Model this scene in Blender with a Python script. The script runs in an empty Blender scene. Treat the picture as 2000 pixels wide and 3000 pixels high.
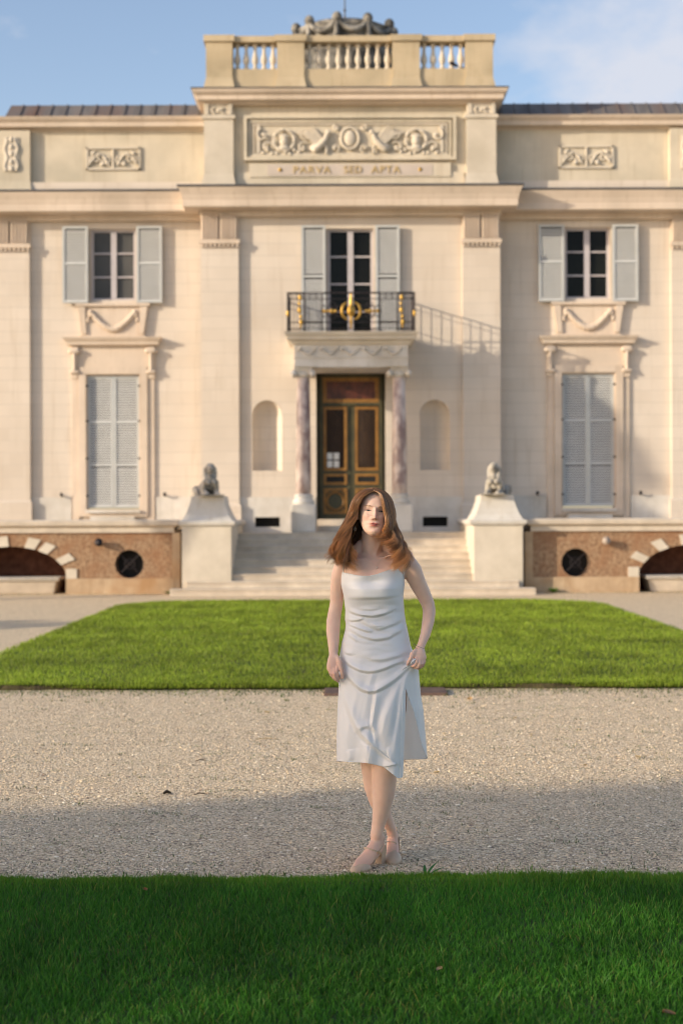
import bpy, bmesh, math, random
import numpy as np
from mathutils import Vector, Matrix
from mathutils.bvhtree import BVHTree
from mathutils.noise import noise as pnoise
random.seed(7); rng = np.random.default_rng(7)
SC = bpy.context.scene
COL = SC.collection
FPX, HZ, CAMH = 4167.0, 1508.0, 1.6          # focal length in photo pixels, horizon row, camera height
XC = 0.22                                     # centre line of the palace
def zz(py, Y): return CAMH + (HZ - py) / FPX * Y
def xx(px, Y): return (px - 1000.0) / FPX * Y
def ww(d, Y): return d / FPX * Y

# ------------------------------------------------------------------ materials
def new_mat(name):
    m = bpy.data.materials.new(name); m.use_nodes = True
    nt = m.node_tree; b = nt.nodes['Principled BSDF']
    return m, nt, b
def N(nt, t, **k):
    n = nt.nodes.new(t)
    for a, v in k.items():
        if a in n.inputs: n.inputs[a].default_value = v
        else: setattr(n, a, v)
    return n
def L(nt, a, b): nt.links.new(a, b)
def rgb(c): return (c[0], c[1], c[2], 1.0)
def pmat(name, c1, c2=None, rough=.8, scale=3.0, bump=.15, bscale=60.0, metal=0.0, stretch=(1, 1, 1), detail=6.0,
         c3=None, s3=.6, lo=.35, hi=.65, joints=None, streak=0, spec=.4, bdist=.01):
    m, nt, b = new_mat(name)
    tc = N(nt, 'ShaderNodeTexCoord')
    mp = N(nt, 'ShaderNodeMapping'); mp.inputs['Scale'].default_value = stretch
    L(nt, tc.outputs['Object'], mp.inputs['Vector'])
    n1 = N(nt, 'ShaderNodeTexNoise', Scale=scale, Detail=detail, Roughness=.6); L(nt, mp.outputs[0], n1.inputs['Vector'])
    cr = N(nt, 'ShaderNodeValToRGB'); cr.color_ramp.elements[0].position = lo; cr.color_ramp.elements[1].position = hi
    if c2 is None: c2 = tuple(x * .8 for x in c1)
    cr.color_ramp.elements[0].color = rgb(c2); cr.color_ramp.elements[1].color = rgb(c1)
    L(nt, n1.outputs['Fac'], cr.inputs['Fac'])
    col = cr.outputs['Color']
    if c3 is not None:
        n3 = N(nt, 'ShaderNodeTexNoise', Scale=s3, Detail=4.0, Roughness=.55); L(nt, mp.outputs[0], n3.inputs['Vector'])
        r3 = N(nt, 'ShaderNodeMapRange'); r3.inputs['From Min'].default_value = .45; r3.inputs['From Max'].default_value = .7
        L(nt, n3.outputs['Fac'], r3.inputs['Value'])
        mx = N(nt, 'ShaderNodeMix', data_type='RGBA'); L(nt, r3.outputs[0], mx.inputs[0])
        L(nt, col, mx.inputs[6]); mx.inputs[7].default_value = rgb(c3); col = mx.outputs[2]
    hnode = None
    if joints:
        sp = N(nt, 'ShaderNodeSeparateXYZ'); L(nt, tc.outputs['Object'], sp.inputs[0])
        md = N(nt, 'ShaderNodeMath', operation='FRACT'); dv = N(nt, 'ShaderNodeMath', operation='DIVIDE'); dv.inputs[1].default_value = joints
        L(nt, sp.outputs['Z'], dv.inputs[0]); L(nt, dv.outputs[0], md.inputs[0])
        lt = N(nt, 'ShaderNodeMath', operation='LESS_THAN'); lt.inputs[1].default_value = .07; L(nt, md.outputs[0], lt.inputs[0])
        mx = N(nt, 'ShaderNodeMix', data_type='RGBA'); L(nt, lt.outputs[0], mx.inputs[0]); L(nt, col, mx.inputs[6])
        mx.inputs[7].default_value = rgb(tuple(x * .84 for x in c1)); col = mx.outputs[2]
    if joints or streak:
        # tone differs a little from block to block, and rain leaves faint vertical streaks
        br = N(nt, 'ShaderNodeTexBrick'); br.inputs['Scale'].default_value = 1.0; br.inputs['Mortar Size'].default_value = 0.0; br.inputs['Brick Width'].default_value = .62; br.inputs['Row Height'].default_value = joints or .4
        br.inputs['Color1'].default_value = (1, 1, 1, 1); br.inputs['Color2'].default_value = (.90, .885, .865, 1)
        sp2 = N(nt, 'ShaderNodeSeparateXYZ'); L(nt, tc.outputs['Object'], sp2.inputs[0]); cb = N(nt, 'ShaderNodeCombineXYZ'); L(nt, sp2.outputs['X'], cb.inputs['X']); L(nt, sp2.outputs['Z'], cb.inputs['Y']); L(nt, cb.outputs[0], br.inputs['Vector'])
        mb_ = N(nt, 'ShaderNodeMix', data_type='RGBA', blend_type='MULTIPLY'); mb_.inputs[0].default_value = .5; L(nt, col, mb_.inputs[6]); L(nt, br.outputs['Color'], mb_.inputs[7]); col = mb_.outputs[2]
        ms_ = N(nt, 'ShaderNodeMapping'); ms_.inputs['Scale'].default_value = (5, 5, .35); L(nt, tc.outputs['Object'], ms_.inputs['Vector'])
        ns_ = N(nt, 'ShaderNodeTexNoise', Scale=1.6, Detail=5.0, Roughness=.65); L(nt, ms_.outputs[0], ns_.inputs['Vector'])
        rs_ = N(nt, 'ShaderNodeMapRange'); rs_.inputs['From Min'].default_value = .54; rs_.inputs['From Max'].default_value = .74; rs_.inputs['To Max'].default_value = streak or .5; L(nt, ns_.outputs['Fac'], rs_.inputs['Value'])
        m5 = N(nt, 'ShaderNodeMix', data_type='RGBA', blend_type='MULTIPLY'); L(nt, rs_.outputs[0], m5.inputs[0]); L(nt, col, m5.inputs[6]); m5.inputs[7].default_value = (.74, .69, .62, 1); col = m5.outputs[2]
    L(nt, col, b.inputs['Base Color'])
    b.inputs['Roughness'].default_value = rough; b.inputs['Metallic'].default_value = metal
    b.inputs['Specular IOR Level'].default_value = spec
    if bump:
        n2 = N(nt, 'ShaderNodeTexNoise', Scale=bscale, Detail=5.0, Roughness=.65); L(nt, mp.outputs[0], n2.inputs['Vector'])
        bp = N(nt, 'ShaderNodeBump', Strength=bump, Distance=bdist); L(nt, n2.outputs['Fac'], bp.inputs['Height'])
        L(nt, bp.outputs[0], b.inputs['Normal'])
    return m
def vmat(name, rough=.5, sss=0.0, sssr=(.01, .004, .002), bump=0, bscale=300, spec=.5, sheen=0, coat=0, trans=0):
    m, nt, b = new_mat(name)
    a = N(nt, 'ShaderNodeVertexColor'); a.layer_name = 'Col'
    L(nt, a.outputs[0], b.inputs['Base Color'])
    b.inputs['Roughness'].default_value = rough; b.inputs['Specular IOR Level'].default_value = spec
    b.inputs['Subsurface Weight'].default_value = sss; b.inputs['Subsurface Radius'].default_value = sssr; b.inputs['Subsurface Scale'].default_value = 1.0
    b.inputs['Sheen Weight'].default_value = sheen
    if bump:
        tc = N(nt, 'ShaderNodeTexCoord'); n2 = N(nt, 'ShaderNodeTexNoise', Scale=bscale, Detail=4.0); L(nt, tc.outputs['Object'], n2.inputs['Vector'])
        bp = N(nt, 'ShaderNodeBump', Strength=bump, Distance=.002); L(nt, n2.outputs['Fac'], bp.inputs['Height']); L(nt, bp.outputs[0], b.inputs['Normal'])
    if trans:                                   # light through thin leaves
        tr = N(nt, 'ShaderNodeBsdfTranslucent'); L(nt, a.outputs[0], tr.inputs['Color'])
        ms = N(nt, 'ShaderNodeMixShader'); ms.inputs[0].default_value = trans
        out = nt.nodes['Material Output']
        L(nt, b.outputs[0], ms.inputs[1]); L(nt, tr.outputs[0], ms.inputs[2]); L(nt, ms.outputs[0], out.inputs['Surface'])
    return m

# ------------------------------------------------------------------ mesh builder
class MB:
    def __init__(s): s.v = []; s.f = []; s.sm = []; s.calls = []; s.marks = []
    def mark(s): s.marks.append(len(s.f)); return s
    def add(s, vs, fs, smooth=False):
        s.calls.append(len(s.f)); o = len(s.v); s.v += [tuple(map(float, p)) for p in vs]; s.f += [tuple(i + o for i in f) for f in fs]; s.sm += [smooth] * len(fs); return s
    def box(s, x0, x1, y0, y1, z0, z1):
        v = [(x0,y0,z0),(x1,y0,z0),(x1,y1,z0),(x0,y1,z0),(x0,y0,z1),(x1,y0,z1),(x1,y1,z1),(x0,y1,z1)]
        return s.add(v, [(0,3,2,1),(4,5,6,7),(0,1,5,4),(1,2,6,5),(2,3,7,6),(3,0,4,7)])
    def frust(s, b, t, z0, z1):                 # b,t = (x0,x1,y0,y1)
        v = [(b[0],b[2],z0),(b[1],b[2],z0),(b[1],b[3],z0),(b[0],b[3],z0),(t[0],t[2],z1),(t[1],t[2],z1),(t[1],t[3],z1),(t[0],t[3],z1)]
        return s.add(v, [(0,3,2,1),(4,5,6,7),(0,1,5,4),(1,2,6,5),(2,3,7,6),(3,0,4,7)])
    def rings(s, rs, closed=True, caps=True, smooth=True):
        n = len(rs[0]); vs = [p for r in rs for p in r]; fs = []
        for i in range(len(rs) - 1):
            for j in range(n if closed else n - 1):
                k = (j + 1) % n
                fs.append((i*n+j, i*n+k, (i+1)*n+k, (i+1)*n+j))
        if caps and closed:
            fs.append(tuple(range(n))[::-1]); fs.append(tuple(range((len(rs)-1)*n, len(rs)*n)))
        return s.add(vs, fs, smooth)
    def lathe(s, cx, cy, prof, n=20, sx=1, sy=1, smooth=True):
        rs = [[(cx + r*sx*math.cos(2*math.pi*j/n), cy + r*sy*math.sin(2*math.pi*j/n), z) for j in range(n)] for r, z in prof]
        return s.rings(rs, smooth=smooth)
    def tube(s, pts, rad, n=8, smooth=True, round_ends=True, up=None):
        """pts list of xyz, rad number or list of numbers / (a,b) pairs"""
        P = [Vector(p) for p in pts]; m = len(P)
        R = [rad]*m if not isinstance(rad, (list, tuple)) else list(rad)
        R = [(r, r) if not isinstance(r, (list, tuple)) else r for r in R]
        T = []
        for i in range(m):
            t = (P[min(i+1, m-1)] - P[max(i-1, 0)])
            T.append(t.normalized() if t.length > 1e-9 else Vector((0,0,1)))
        ref = Vector(up) if up else (Vector((0,1,0)) if abs(T[0].y) < .8 else Vector((1,0,0)))
        rs = []; prev = None
        def ring(c, t, a, b):
            nonlocal prev
            r0 = ref if prev is None or up else prev
            bb = (r0 - t * r0.dot(t)); bb.normalize(); aa = t.cross(bb); prev = bb
            return [tuple(c + aa*(a*math.cos(2*math.pi*j/n)) + bb*(b*math.sin(2*math.pi*j/n))) for j in range(n)]
        if round_ends:
            for q in (.95, .6, .25):
                k = math.sqrt(1-q*q); rs.append(ring(P[0] - T[0]*(q*min(R[0])), T[0], R[0][0]*k, R[0][1]*k))
        for i in range(m): rs.append(ring(P[i], T[i], *R[i]))
        if round_ends:
            for q in (.25, .6, .95):
                k = math.sqrt(1-q*q); rs.append(ring(P[-1] + T[-1]*(q*min(R[-1])), T[-1], R[-1][0]*k, R[-1][1]*k))
        return s.rings(rs, smooth=smooth)
    def blob(s, c, r, nu=14, nv=10, rot=None):
        rs = []
        M = rot or Matrix.Identity(3)
        for i in range(1, nv):
            t = math.pi*i/nv
            rs.append([tuple(Vector(c) + M @ Vector((r[0]*math.sin(t)*math.cos(2*math.pi*j/nu), r[1]*math.sin(t)*math.sin(2*math.pi*j/nu), -r[2]*math.cos(t)))) for j in range(nu)])
        return s.rings(rs)
    def poly_y(s, pts, y0, y1):                 # extrude an xz polygon along y
        n = len(pts)
        v = [(x, y0, z) for x, z in pts] + [(x, y1, z) for x, z in pts]
        f = [tuple(range(n)), tuple(range(n, 2*n))[::-1]] + [(i, i+n, (i+1) % n + n, (i+1) % n) for i in range(n)]
        return s.add(v, f)
    def cornice(s, prof, x0, x1, yw, yback):    # prof: (projection, z) bottom to top, returns at both ends
        rs = [[(x0-p, yback, z), (x0-p, yw-p, z), (x1+p, yw-p, z), (x1+p, yback, z)] for p, z in prof]
        return s.rings(rs, closed=True, caps=True, smooth=False)
    def wall(s, x0, x1, z0, z1, y, holes, depth=.3):
        """front sheet with openings; holes: (xa,xb,za,zb[,shape]) shape 'arch' or 'round'"""
        xs = sorted({x0, x1, *[h[0] for h in holes], *[h[1] for h in holes]}); zs = sorted({z0, z1, *[h[2] for h in holes], *[h[3] for h in holes]})
        for i in range(len(xs)-1):
            for j in range(len(zs)-1):
                mx, mz = (xs[i]+xs[i+1])/2, (zs[j]+zs[j+1])/2
                if any(h[0] < mx < h[1] and h[2] < mz < h[3] for h in holes): continue
                s.add([(xs[i],y,zs[j]),(xs[i+1],y,zs[j]),(xs[i+1],y,zs[j+1]),(xs[i],y,zs[j+1])], [(0,1,2,3)])
        for h in holes:
            xa, xb, za, zb = h[:4]; shape = h[4] if len(h) > 4 else None
            cx = (xa+xb)/2; a = (xb-xa)/2; K = 14
            if shape == 'arch' or shape == 'flat_arch':
                b = a if shape == 'arch' else h[5]
                zc = zb - b
                arc = [(cx + a*math.cos(t), zc + b*math.sin(t)) for t in [math.pi*k/(2*K) for k in range(2*K+1)]]
                loop = [(xb, za)] + arc + [(xa, za)]
                for k in range(2*K):
                    cxn = xb if k < K else xa
                    s.add([(cxn,y,zb),(arc[k+1][0],y,arc[k+1][1]),(arc[k][0],y,arc[k][1])], [(0,1,2)])
                s.add([(xa,y,zb),(xb,y,zb),(cx,y,zb-1e-5)], [(0,2,1)])
                loop = loop + [loop[0]]
            elif shape == 'round':
                cz = (za+zb)/2
                arc = [(cx + a*math.cos(t), cz + a*math.sin(t)) for t in [2*math.pi*k/(4*K) for k in range(4*K+1)]]
                cor = [(xb,zb),(xa,zb),(xa,za),(xb,za)]
                for k in range(4*K):
                    c = cor[k // K]
                    s.add([(c[0],y,c[1]),(arc[k+1][0],y,arc[k+1][1]),(arc[k][0],y,arc[k][1])], [(0,1,2)])
                loop = arc
            else:
                loop = [(xa,za),(xb,za),(xb,zb),(xa,zb),(xa,za)]
            v = [(p[0], y, p[1]) for p in loop] + [(p[0], y+depth, p[1]) for p in loop]; n = len(loop)
            s.add(v, [(i, i+1, i+1+n, i+n) for i in range(n-1)])
        return s
ORG = {}
def link(name, me, parent=None):
    o = bpy.data.objects.new(name, me); COL.objects.link(o)
    if parent is not None: o.parent = parent; ORG[o.name] = ORG[parent.name]
    else: ORG[o.name] = (0, 0, 0)
    return o
def obj(name, mb, m, parent=None, bevel=0, kind=None):
    org = ORG[parent.name] if parent is not None else (0, 0, 0)
    me = bpy.data.meshes.new(name)
    me.from_pydata([(v[0]-org[0], v[1]-org[1], v[2]-org[2]) for v in mb.v], [], mb.f)
    me.polygons.foreach_set('use_smooth', mb.sm)
    bm = bmesh.new(); bm.from_mesh(me); bmesh.ops.remove_doubles(bm, verts=bm.verts, dist=1e-6); bmesh.ops.recalc_face_normals(bm, faces=bm.faces); bm.to_mesh(me); bm.free()
    me.materials.append(m)
    o = link(name, me, parent)
    if bevel:
        b = o.modifiers.new('bevel', 'BEVEL'); b.width = bevel; b.segments = 2; b.limit_method = 'ANGLE'
    if kind: o['kind'] = kind
    return o
def objs(name, mb, m, parent=None, **k):
    """one object per piece of the builder (split at marks, else at every added shape)"""
    cuts = sorted(set(mb.marks or mb.calls)); cuts = [c for c in cuts if c < len(mb.f)]
    if not cuts or cuts[0] != 0: cuts = [0] + cuts
    cuts.append(len(mb.f)); out = []
    for i0, i1 in zip(cuts, cuts[1:]):
        q = MB(); ids = sorted({v for f in mb.f[i0:i1] for v in f}); mp = {v: i for i, v in enumerate(ids)}
        q.v = [mb.v[i] for i in ids]; q.f = [tuple(mp[v] for v in f) for f in mb.f[i0:i1]]; q.sm = mb.sm[i0:i1]
        out.append(obj(name, q, m, parent, **k))
    return out
def thing(name, loc, label, cat, group=None):
    o = bpy.data.objects.new(name, None); COL.objects.link(o); o.location = loc; ORG[o.name] = tuple(loc)
    o['label'] = label; o['category'] = cat
    if group: o['group'] = group
    return o
def tag(o, label, cat, group=None, kind=None):
    if label: o['label'] = label
    if cat: o['category'] = cat
    if group: o['group'] = group
    if kind: o['kind'] = kind
    return o
def np_mesh(name, V, F, m, parent=None, smooth=False, col=None, org=(0,0,0)):
    """V (n,3) F (k,q) arrays -> object, colours per vertex"""
    me = bpy.data.meshes.new(name); V = np.asarray(V, np.float32) - np.asarray(org, np.float32)
    F = np.asarray(F, np.int32); k, q = F.shape
    me.vertices.add(len(V)); me.vertices.foreach_set('co', V.ravel())
    me.loops.add(k*q); me.loops.foreach_set('vertex_index', F.ravel())
    me.polygons.add(k); me.polygons.foreach_set('loop_start', np.arange(0, k*q, q, dtype=np.int32))
    me.polygons.foreach_set('use_smooth', np.full(k, smooth))
    me.update(calc_edges=True)
    if col is not None:
        a = me.color_attributes.new('Col', 'FLOAT_COLOR', 'POINT'); c = np.ones((len(V), 4), np.float32); c[:, :3] = col; a.data.foreach_set('color', c.ravel())
    me.materials.append(m)
    return link(name, me, parent)
# ------------------------------------------------------------------ palace
M = {}
M['plaster'] = pmat('cream_plaster', (.69,.605,.515), (.64,.56,.475), rough=.85, scale=1.2, bump=.12, bscale=25, c3=(.60,.52,.435), s3=.35, joints=.275)
M['plaster2'] = pmat('attic_plaster', (.64,.565,.445), (.58,.51,.40), rough=.85, scale=1.5, bump=.15, bscale=25, c3=(.48,.43,.335), s3=.8, streak=.6)
M['stone'] = pmat('limestone_trim', (.66,.59,.49), (.58,.515,.42), rough=.8, scale=2.5, bump=.2, bscale=35, c3=(.50,.44,.35), s3=.9)
M['peach'] = pmat('peach_stone_trim', (.69,.575,.465), (.63,.52,.42), rough=.8, scale=2.0, bump=.15, bscale=30, c3=(.54,.45,.36), s3=.7, streak=.6)
M['wstone'] = pmat('whitewashed_stone', (.68,.645,.595), (.61,.575,.525), rough=.8, scale=3.0, bump=.2, bscale=35, c3=(.50,.46,.40), s3=1.1, streak=.6)
M['balstone'] = pmat('weathered_parapet_stone', (.58,.48,.33), (.48,.39,.26), rough=.9, scale=3.0, bump=.3, bscale=30, c3=(.40,.33,.22), s3=1.5, streak=.6)
M['step'] = pmat('pale_step_stone', (.68,.59,.48), (.56,.48,.39), rough=.8, scale=4.0, bump=.3, bscale=40, c3=(.48,.41,.33), s3=1.4)
M['dark_stone'] = pmat('sooty_sculpted_stone', (.33,.31,.275), (.06,.058,.055), rough=.9, scale=3.2, bump=.4, bscale=30, lo=.38, hi=.6)
M['statue'] = pmat('lichen_grey_statue_stone', (.46,.42,.36), (.17,.155,.135), rough=.9, scale=7, bump=.4, bscale=50, lo=.36, hi=.58)
M['lead'] = pmat('lead_flashing', (.09,.09,.10), (.06,.06,.065), rough=.6, scale=3, bump=.1)
M['zinc'] = pmat('weathered_zinc_roof', (.19,.175,.165), (.115,.105,.10), rough=.6, scale=2.2, bump=.15, stretch=(1.6,.4,.4), c3=(.14,.09,.07), s3=1.1)
M['shutter'] = pmat('grey_green_shutter_paint', (.50,.51,.505), (.45,.46,.455), rough=.6, scale=4, bump=.05)
M['slat'] = pmat('grey_shutter_slat_paint', (.56,.56,.545), (.51,.51,.495), rough=.6, scale=4, bump=.05)
M['slatdark'] = pmat('shadowed_slat_gap', (.055,.053,.05), rough=.8, bump=0)
M['winframe'] = pmat('lilac_grey_window_paint', (.52,.48,.49), (.46,.42,.43), rough=.5, scale=4, bump=.03)
M['pane'] = pmat('dark_window_glass', (.012,.013,.011), (.006,.006,.006), rough=.1, scale=1.0, bump=.01, bscale=2, spec=.12)
M['pane2'] = pmat('grey_blind_behind_glass', (.10,.098,.095), (.07,.07,.07), rough=.15, scale=1.0, bump=.01, bscale=2, spec=.12)
M['iron'] = pmat('dark_wrought_iron', (.05,.042,.045), (.03,.025,.028), rough=.5, scale=9, bump=.1, metal=.6)
M['gold'] = pmat('gilded_metal', (.62,.39,.10), (.40,.24,.05), rough=.42, scale=9, bump=.2, metal=.8)
M['goldpaint'] = pmat('ochre_gilt_paint', (.30,.15,.035), (.20,.095,.022), rough=.45, scale=6, bump=.1)
M['bronze'] = pmat('olive_bronze_door_paint', (.085,.075,.035), (.05,.05,.03), rough=.5, scale=5, bump=.1)
M['redpanel'] = pmat('dark_red_marbled_panel', (.13,.035,.02), (.05,.015,.012), rough=.35, scale=6, bump=.05)
M['grille'] = pmat('door_grille_iron', (.12,.06,.03), (.07,.035,.02), rough=.6, scale=9, bump=.1)
M['black'] = pmat('dark_void', (.012,.011,.010), (.008,.008,.008), rough=.7, scale=3, bump=.05)
M['marble'] = pmat('purple_breccia_marble', (.58,.46,.40), (.24,.16,.15), rough=.35, scale=5, bump=.05, stretch=(1,1,.45), lo=.38, hi=.62, c3=(.66,.56,.50), s3=5)
M['rubble'] = pmat('red_brown_rubble_stone', (.46,.31,.19), (.23,.135,.08), rough=.95, scale=14, bump=.9, bscale=22, c3=(.31,.16,.085), s3=2.2, bdist=.04)
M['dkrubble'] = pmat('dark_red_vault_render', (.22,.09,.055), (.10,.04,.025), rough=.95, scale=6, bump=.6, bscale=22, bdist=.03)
M['basestone'] = pmat('golden_base_stone', (.55,.41,.27), (.42,.30,.19), rough=.85, scale=3, bump=.3, bscale=30, c3=(.40,.24,.12), s3=1.2, streak=.6)
M['paper'] = pmat('white_paper', (.75,.75,.73), (.68,.68,.66), rough=.7, scale=8, bump=.02)

YF, YP, YW, YO = 32.0, 31.88, 32.42, 32.30
PAL = thing('palace', (XC, YF, 0), 'cream two storey palace front with grey shutters and a stone balustrade on top', 'palace')
X = lambda b: XC + b
def pals(name, mb, m, parent=None, **k): return objs(name, mb, m, parent or PAL, **k)
def pal(name, mb, m, parent=None, **k): return obj(name, mb, m, parent or PAL, **k)

# walls
holes = [(X(-.51), X(.51), 5.57, 8.04), (X(-.78), X(.78), 1.23, 4.80)]
for s in (-1, 1):
    c = X(s*1.885)
    holes.append((c-.335, c+.335, 2.60, 4.18, 'arch')); holes.append((c-.28, c+.28, 1.33, 1.55))
w = MB().wall(X(-3.30), X(3.30), 0, 9.2, YF, holes, .32)
w.box(X(-3.30), X(3.30), YF+.9, YF+1.0, 0, 9.1)
pal('wall', w, M['plaster'])
nb = MB()
for s in (-1, 1):                                            # niche backs: half cylinders with a domed head
    nb.mark(); c = X(s*1.885); rs = []
    for z in [2.60, 3.2, 3.845] + [3.845 + .335*math.sin(a) for a in (.3, .6, .9, 1.2, 1.45, 1.56)]:
        r = .335 if z <= 3.846 else .335*math.sqrt(max(1e-4, 1-((z-3.845)/.335)**2))
        rs.append([(c + r*math.cos(t), YF + .001 + (r*.95)*math.sin(t), z) for t in [math.pi*k/16 for k in range(17)]])
    nb.rings(rs, closed=False)
    nb.add([(c + .335*math.cos(math.pi*k/16), YF + .32*math.sin(math.pi*k/16), 2.602) for k in range(17)], [tuple(range(17))])
pals('niche_back', nb, M['plaster'])
vb = MB()
for s in (-1, 1):
    vb.mark(); c = X(s*1.885); vb.box(c-.29, c+.29, YF+.2, YF+.25, 1.30, 1.58)
    for k in range(5): vb.box(c-.24+k*.12-.008, c-.24+k*.12+.008, YF+.17, YF+.19, 1.33, 1.55)
pals('basement_vent', vb, M['black'])
for s in (-1, 1):                                            # wing walls
    cx = X(s*5.40)
    hs = [(cx-.51, cx+.51, 6.51, 8.13), (cx-.60, cx+.60, 1.70, 4.80)]
    a, b = sorted((X(s*3.28), X(s*8.2)))
    w = MB().wall(a, b, 0, 9.2, YW, hs, .25)
    xo = X(s*8.2); w.add([(xo, YW, 0), (xo, YW+9, 0), (xo, YW+9, 10.7), (xo, YW, 10.7)], [(0,1,2,3)])
    pal('wall', w, M['plaster'])
# plinths
pl = MB(); 
for s in (-1, 1):
    a, b = sorted((X(s*.80), X(s*2.50)))
    c = X(s*1.885)
    # band with the vent opening and its reveal
    for (xa, xb, za, zb) in ((a, c-.28, 1.0, 2.0), (c+.28, b, 1.0, 2.0), (c-.28, c+.28, 1.55, 2.0), (c-.28, c+.28, 1.0, 1.33)):
        pl.box(xa, xb, YF-.035, YF+.01, za, zb)
    a, b = sorted((X(s*3.36), X(s*7.30))); cc = X(s*5.40)
    for (xa, xb) in ((a, cc-.96), (cc+.96, b)): pl.box(xa, xb, YW-.03, YW+.01, 1.3, 2.02)
pals('plinth', pl, M['wstone'])

# giant pilasters with fluted bracket capitals
def pilaster(x0, x1, yf, yb, z0, z1, zc):
    m = MB(); m.box(x0, x1, yf, yb, z0+.62, zc)
    m.box(x0-.04, x1+.04, yf-.04, yb, z0, z0+.60); m.frust((x0-.04, x1+.04, yf-.04, yb), (x0, x1, yf, yb), z0+.60, z0+.66)
    p = pal('pilaster', m, M['plaster'])
    c = MB(); wd = x1-x0
    c.box(x0+.0, x1-.0, yf+.03, yb, zc, z1)
    for q in (0, 1):
        a = x0 + .02 + q*(wd/2); b = a + wd/2 - .06
        c.box(a, b, yf-.02, yf+.03, zc+.16, z1)
        for k in range(5):
            t = a + .03 + k*(b-a-.06)/4
            c.box(t-.012, t+.012, yf-.05, yf-.02, zc+.18, z1-.02)
    c.box(x0-.03, x1+.03, yf-.06, yf+.03, zc+.06, zc+.15)
    for k in range(9):
        t = x0 + .03 + k*(wd-.06)/8; c.box(t-.022, t+.022, yf-.05, yf+.0, zc-.02, zc+.06)
    pal('capital', c, M['peach'], p)
for s in (-1, 1):
    a, b = sorted((X(s*2.506), X(s*3.35))); pilaster(a, b, YP, YF+.25, 1.20, 8.42, 7.62)
    a, b = sorted((X(s*7.28), X(s*8.14))); pilaster(a, b, YO, YW+.1, 1.30, 8.42, 7.62)

# main cornice
prof = [(0, 8.30), (.03, 8.34), (.03, 8.42), (.35, 8.44), (.36, 8.455), (.36, 8.60), (.37, 8.62), (.39, 8.70), (.43, 8.79), (.46, 8.86), (0, 8.87)]
m = MB().cornice(prof, X(-3.35), X(3.35), YP, YW+.5)
for s in (-1, 1):
    a, b = sorted((X(s*3.0), X(s*8.2))); m.cornice([(p, z-.004) for p, z in prof], a, b, YO, YW+.45)
pals('cornice', m, M['peach'])
m = MB().cornice([(.46, 8.873), (.48, 8.875), (.48, 8.91), (.0, 8.96)], X(-3.35), X(3.35), YP, YW+.5)
for s in (-1, 1):
    a, b = sorted((X(s*3.0), X(s*8.2))); m.cornice([(.46, 8.870), (.48, 8.872), (.48, 8.905), (0, 8.955)], a, b, YO, YW+.4)
pals('flashing', m, M['lead'])

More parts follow.
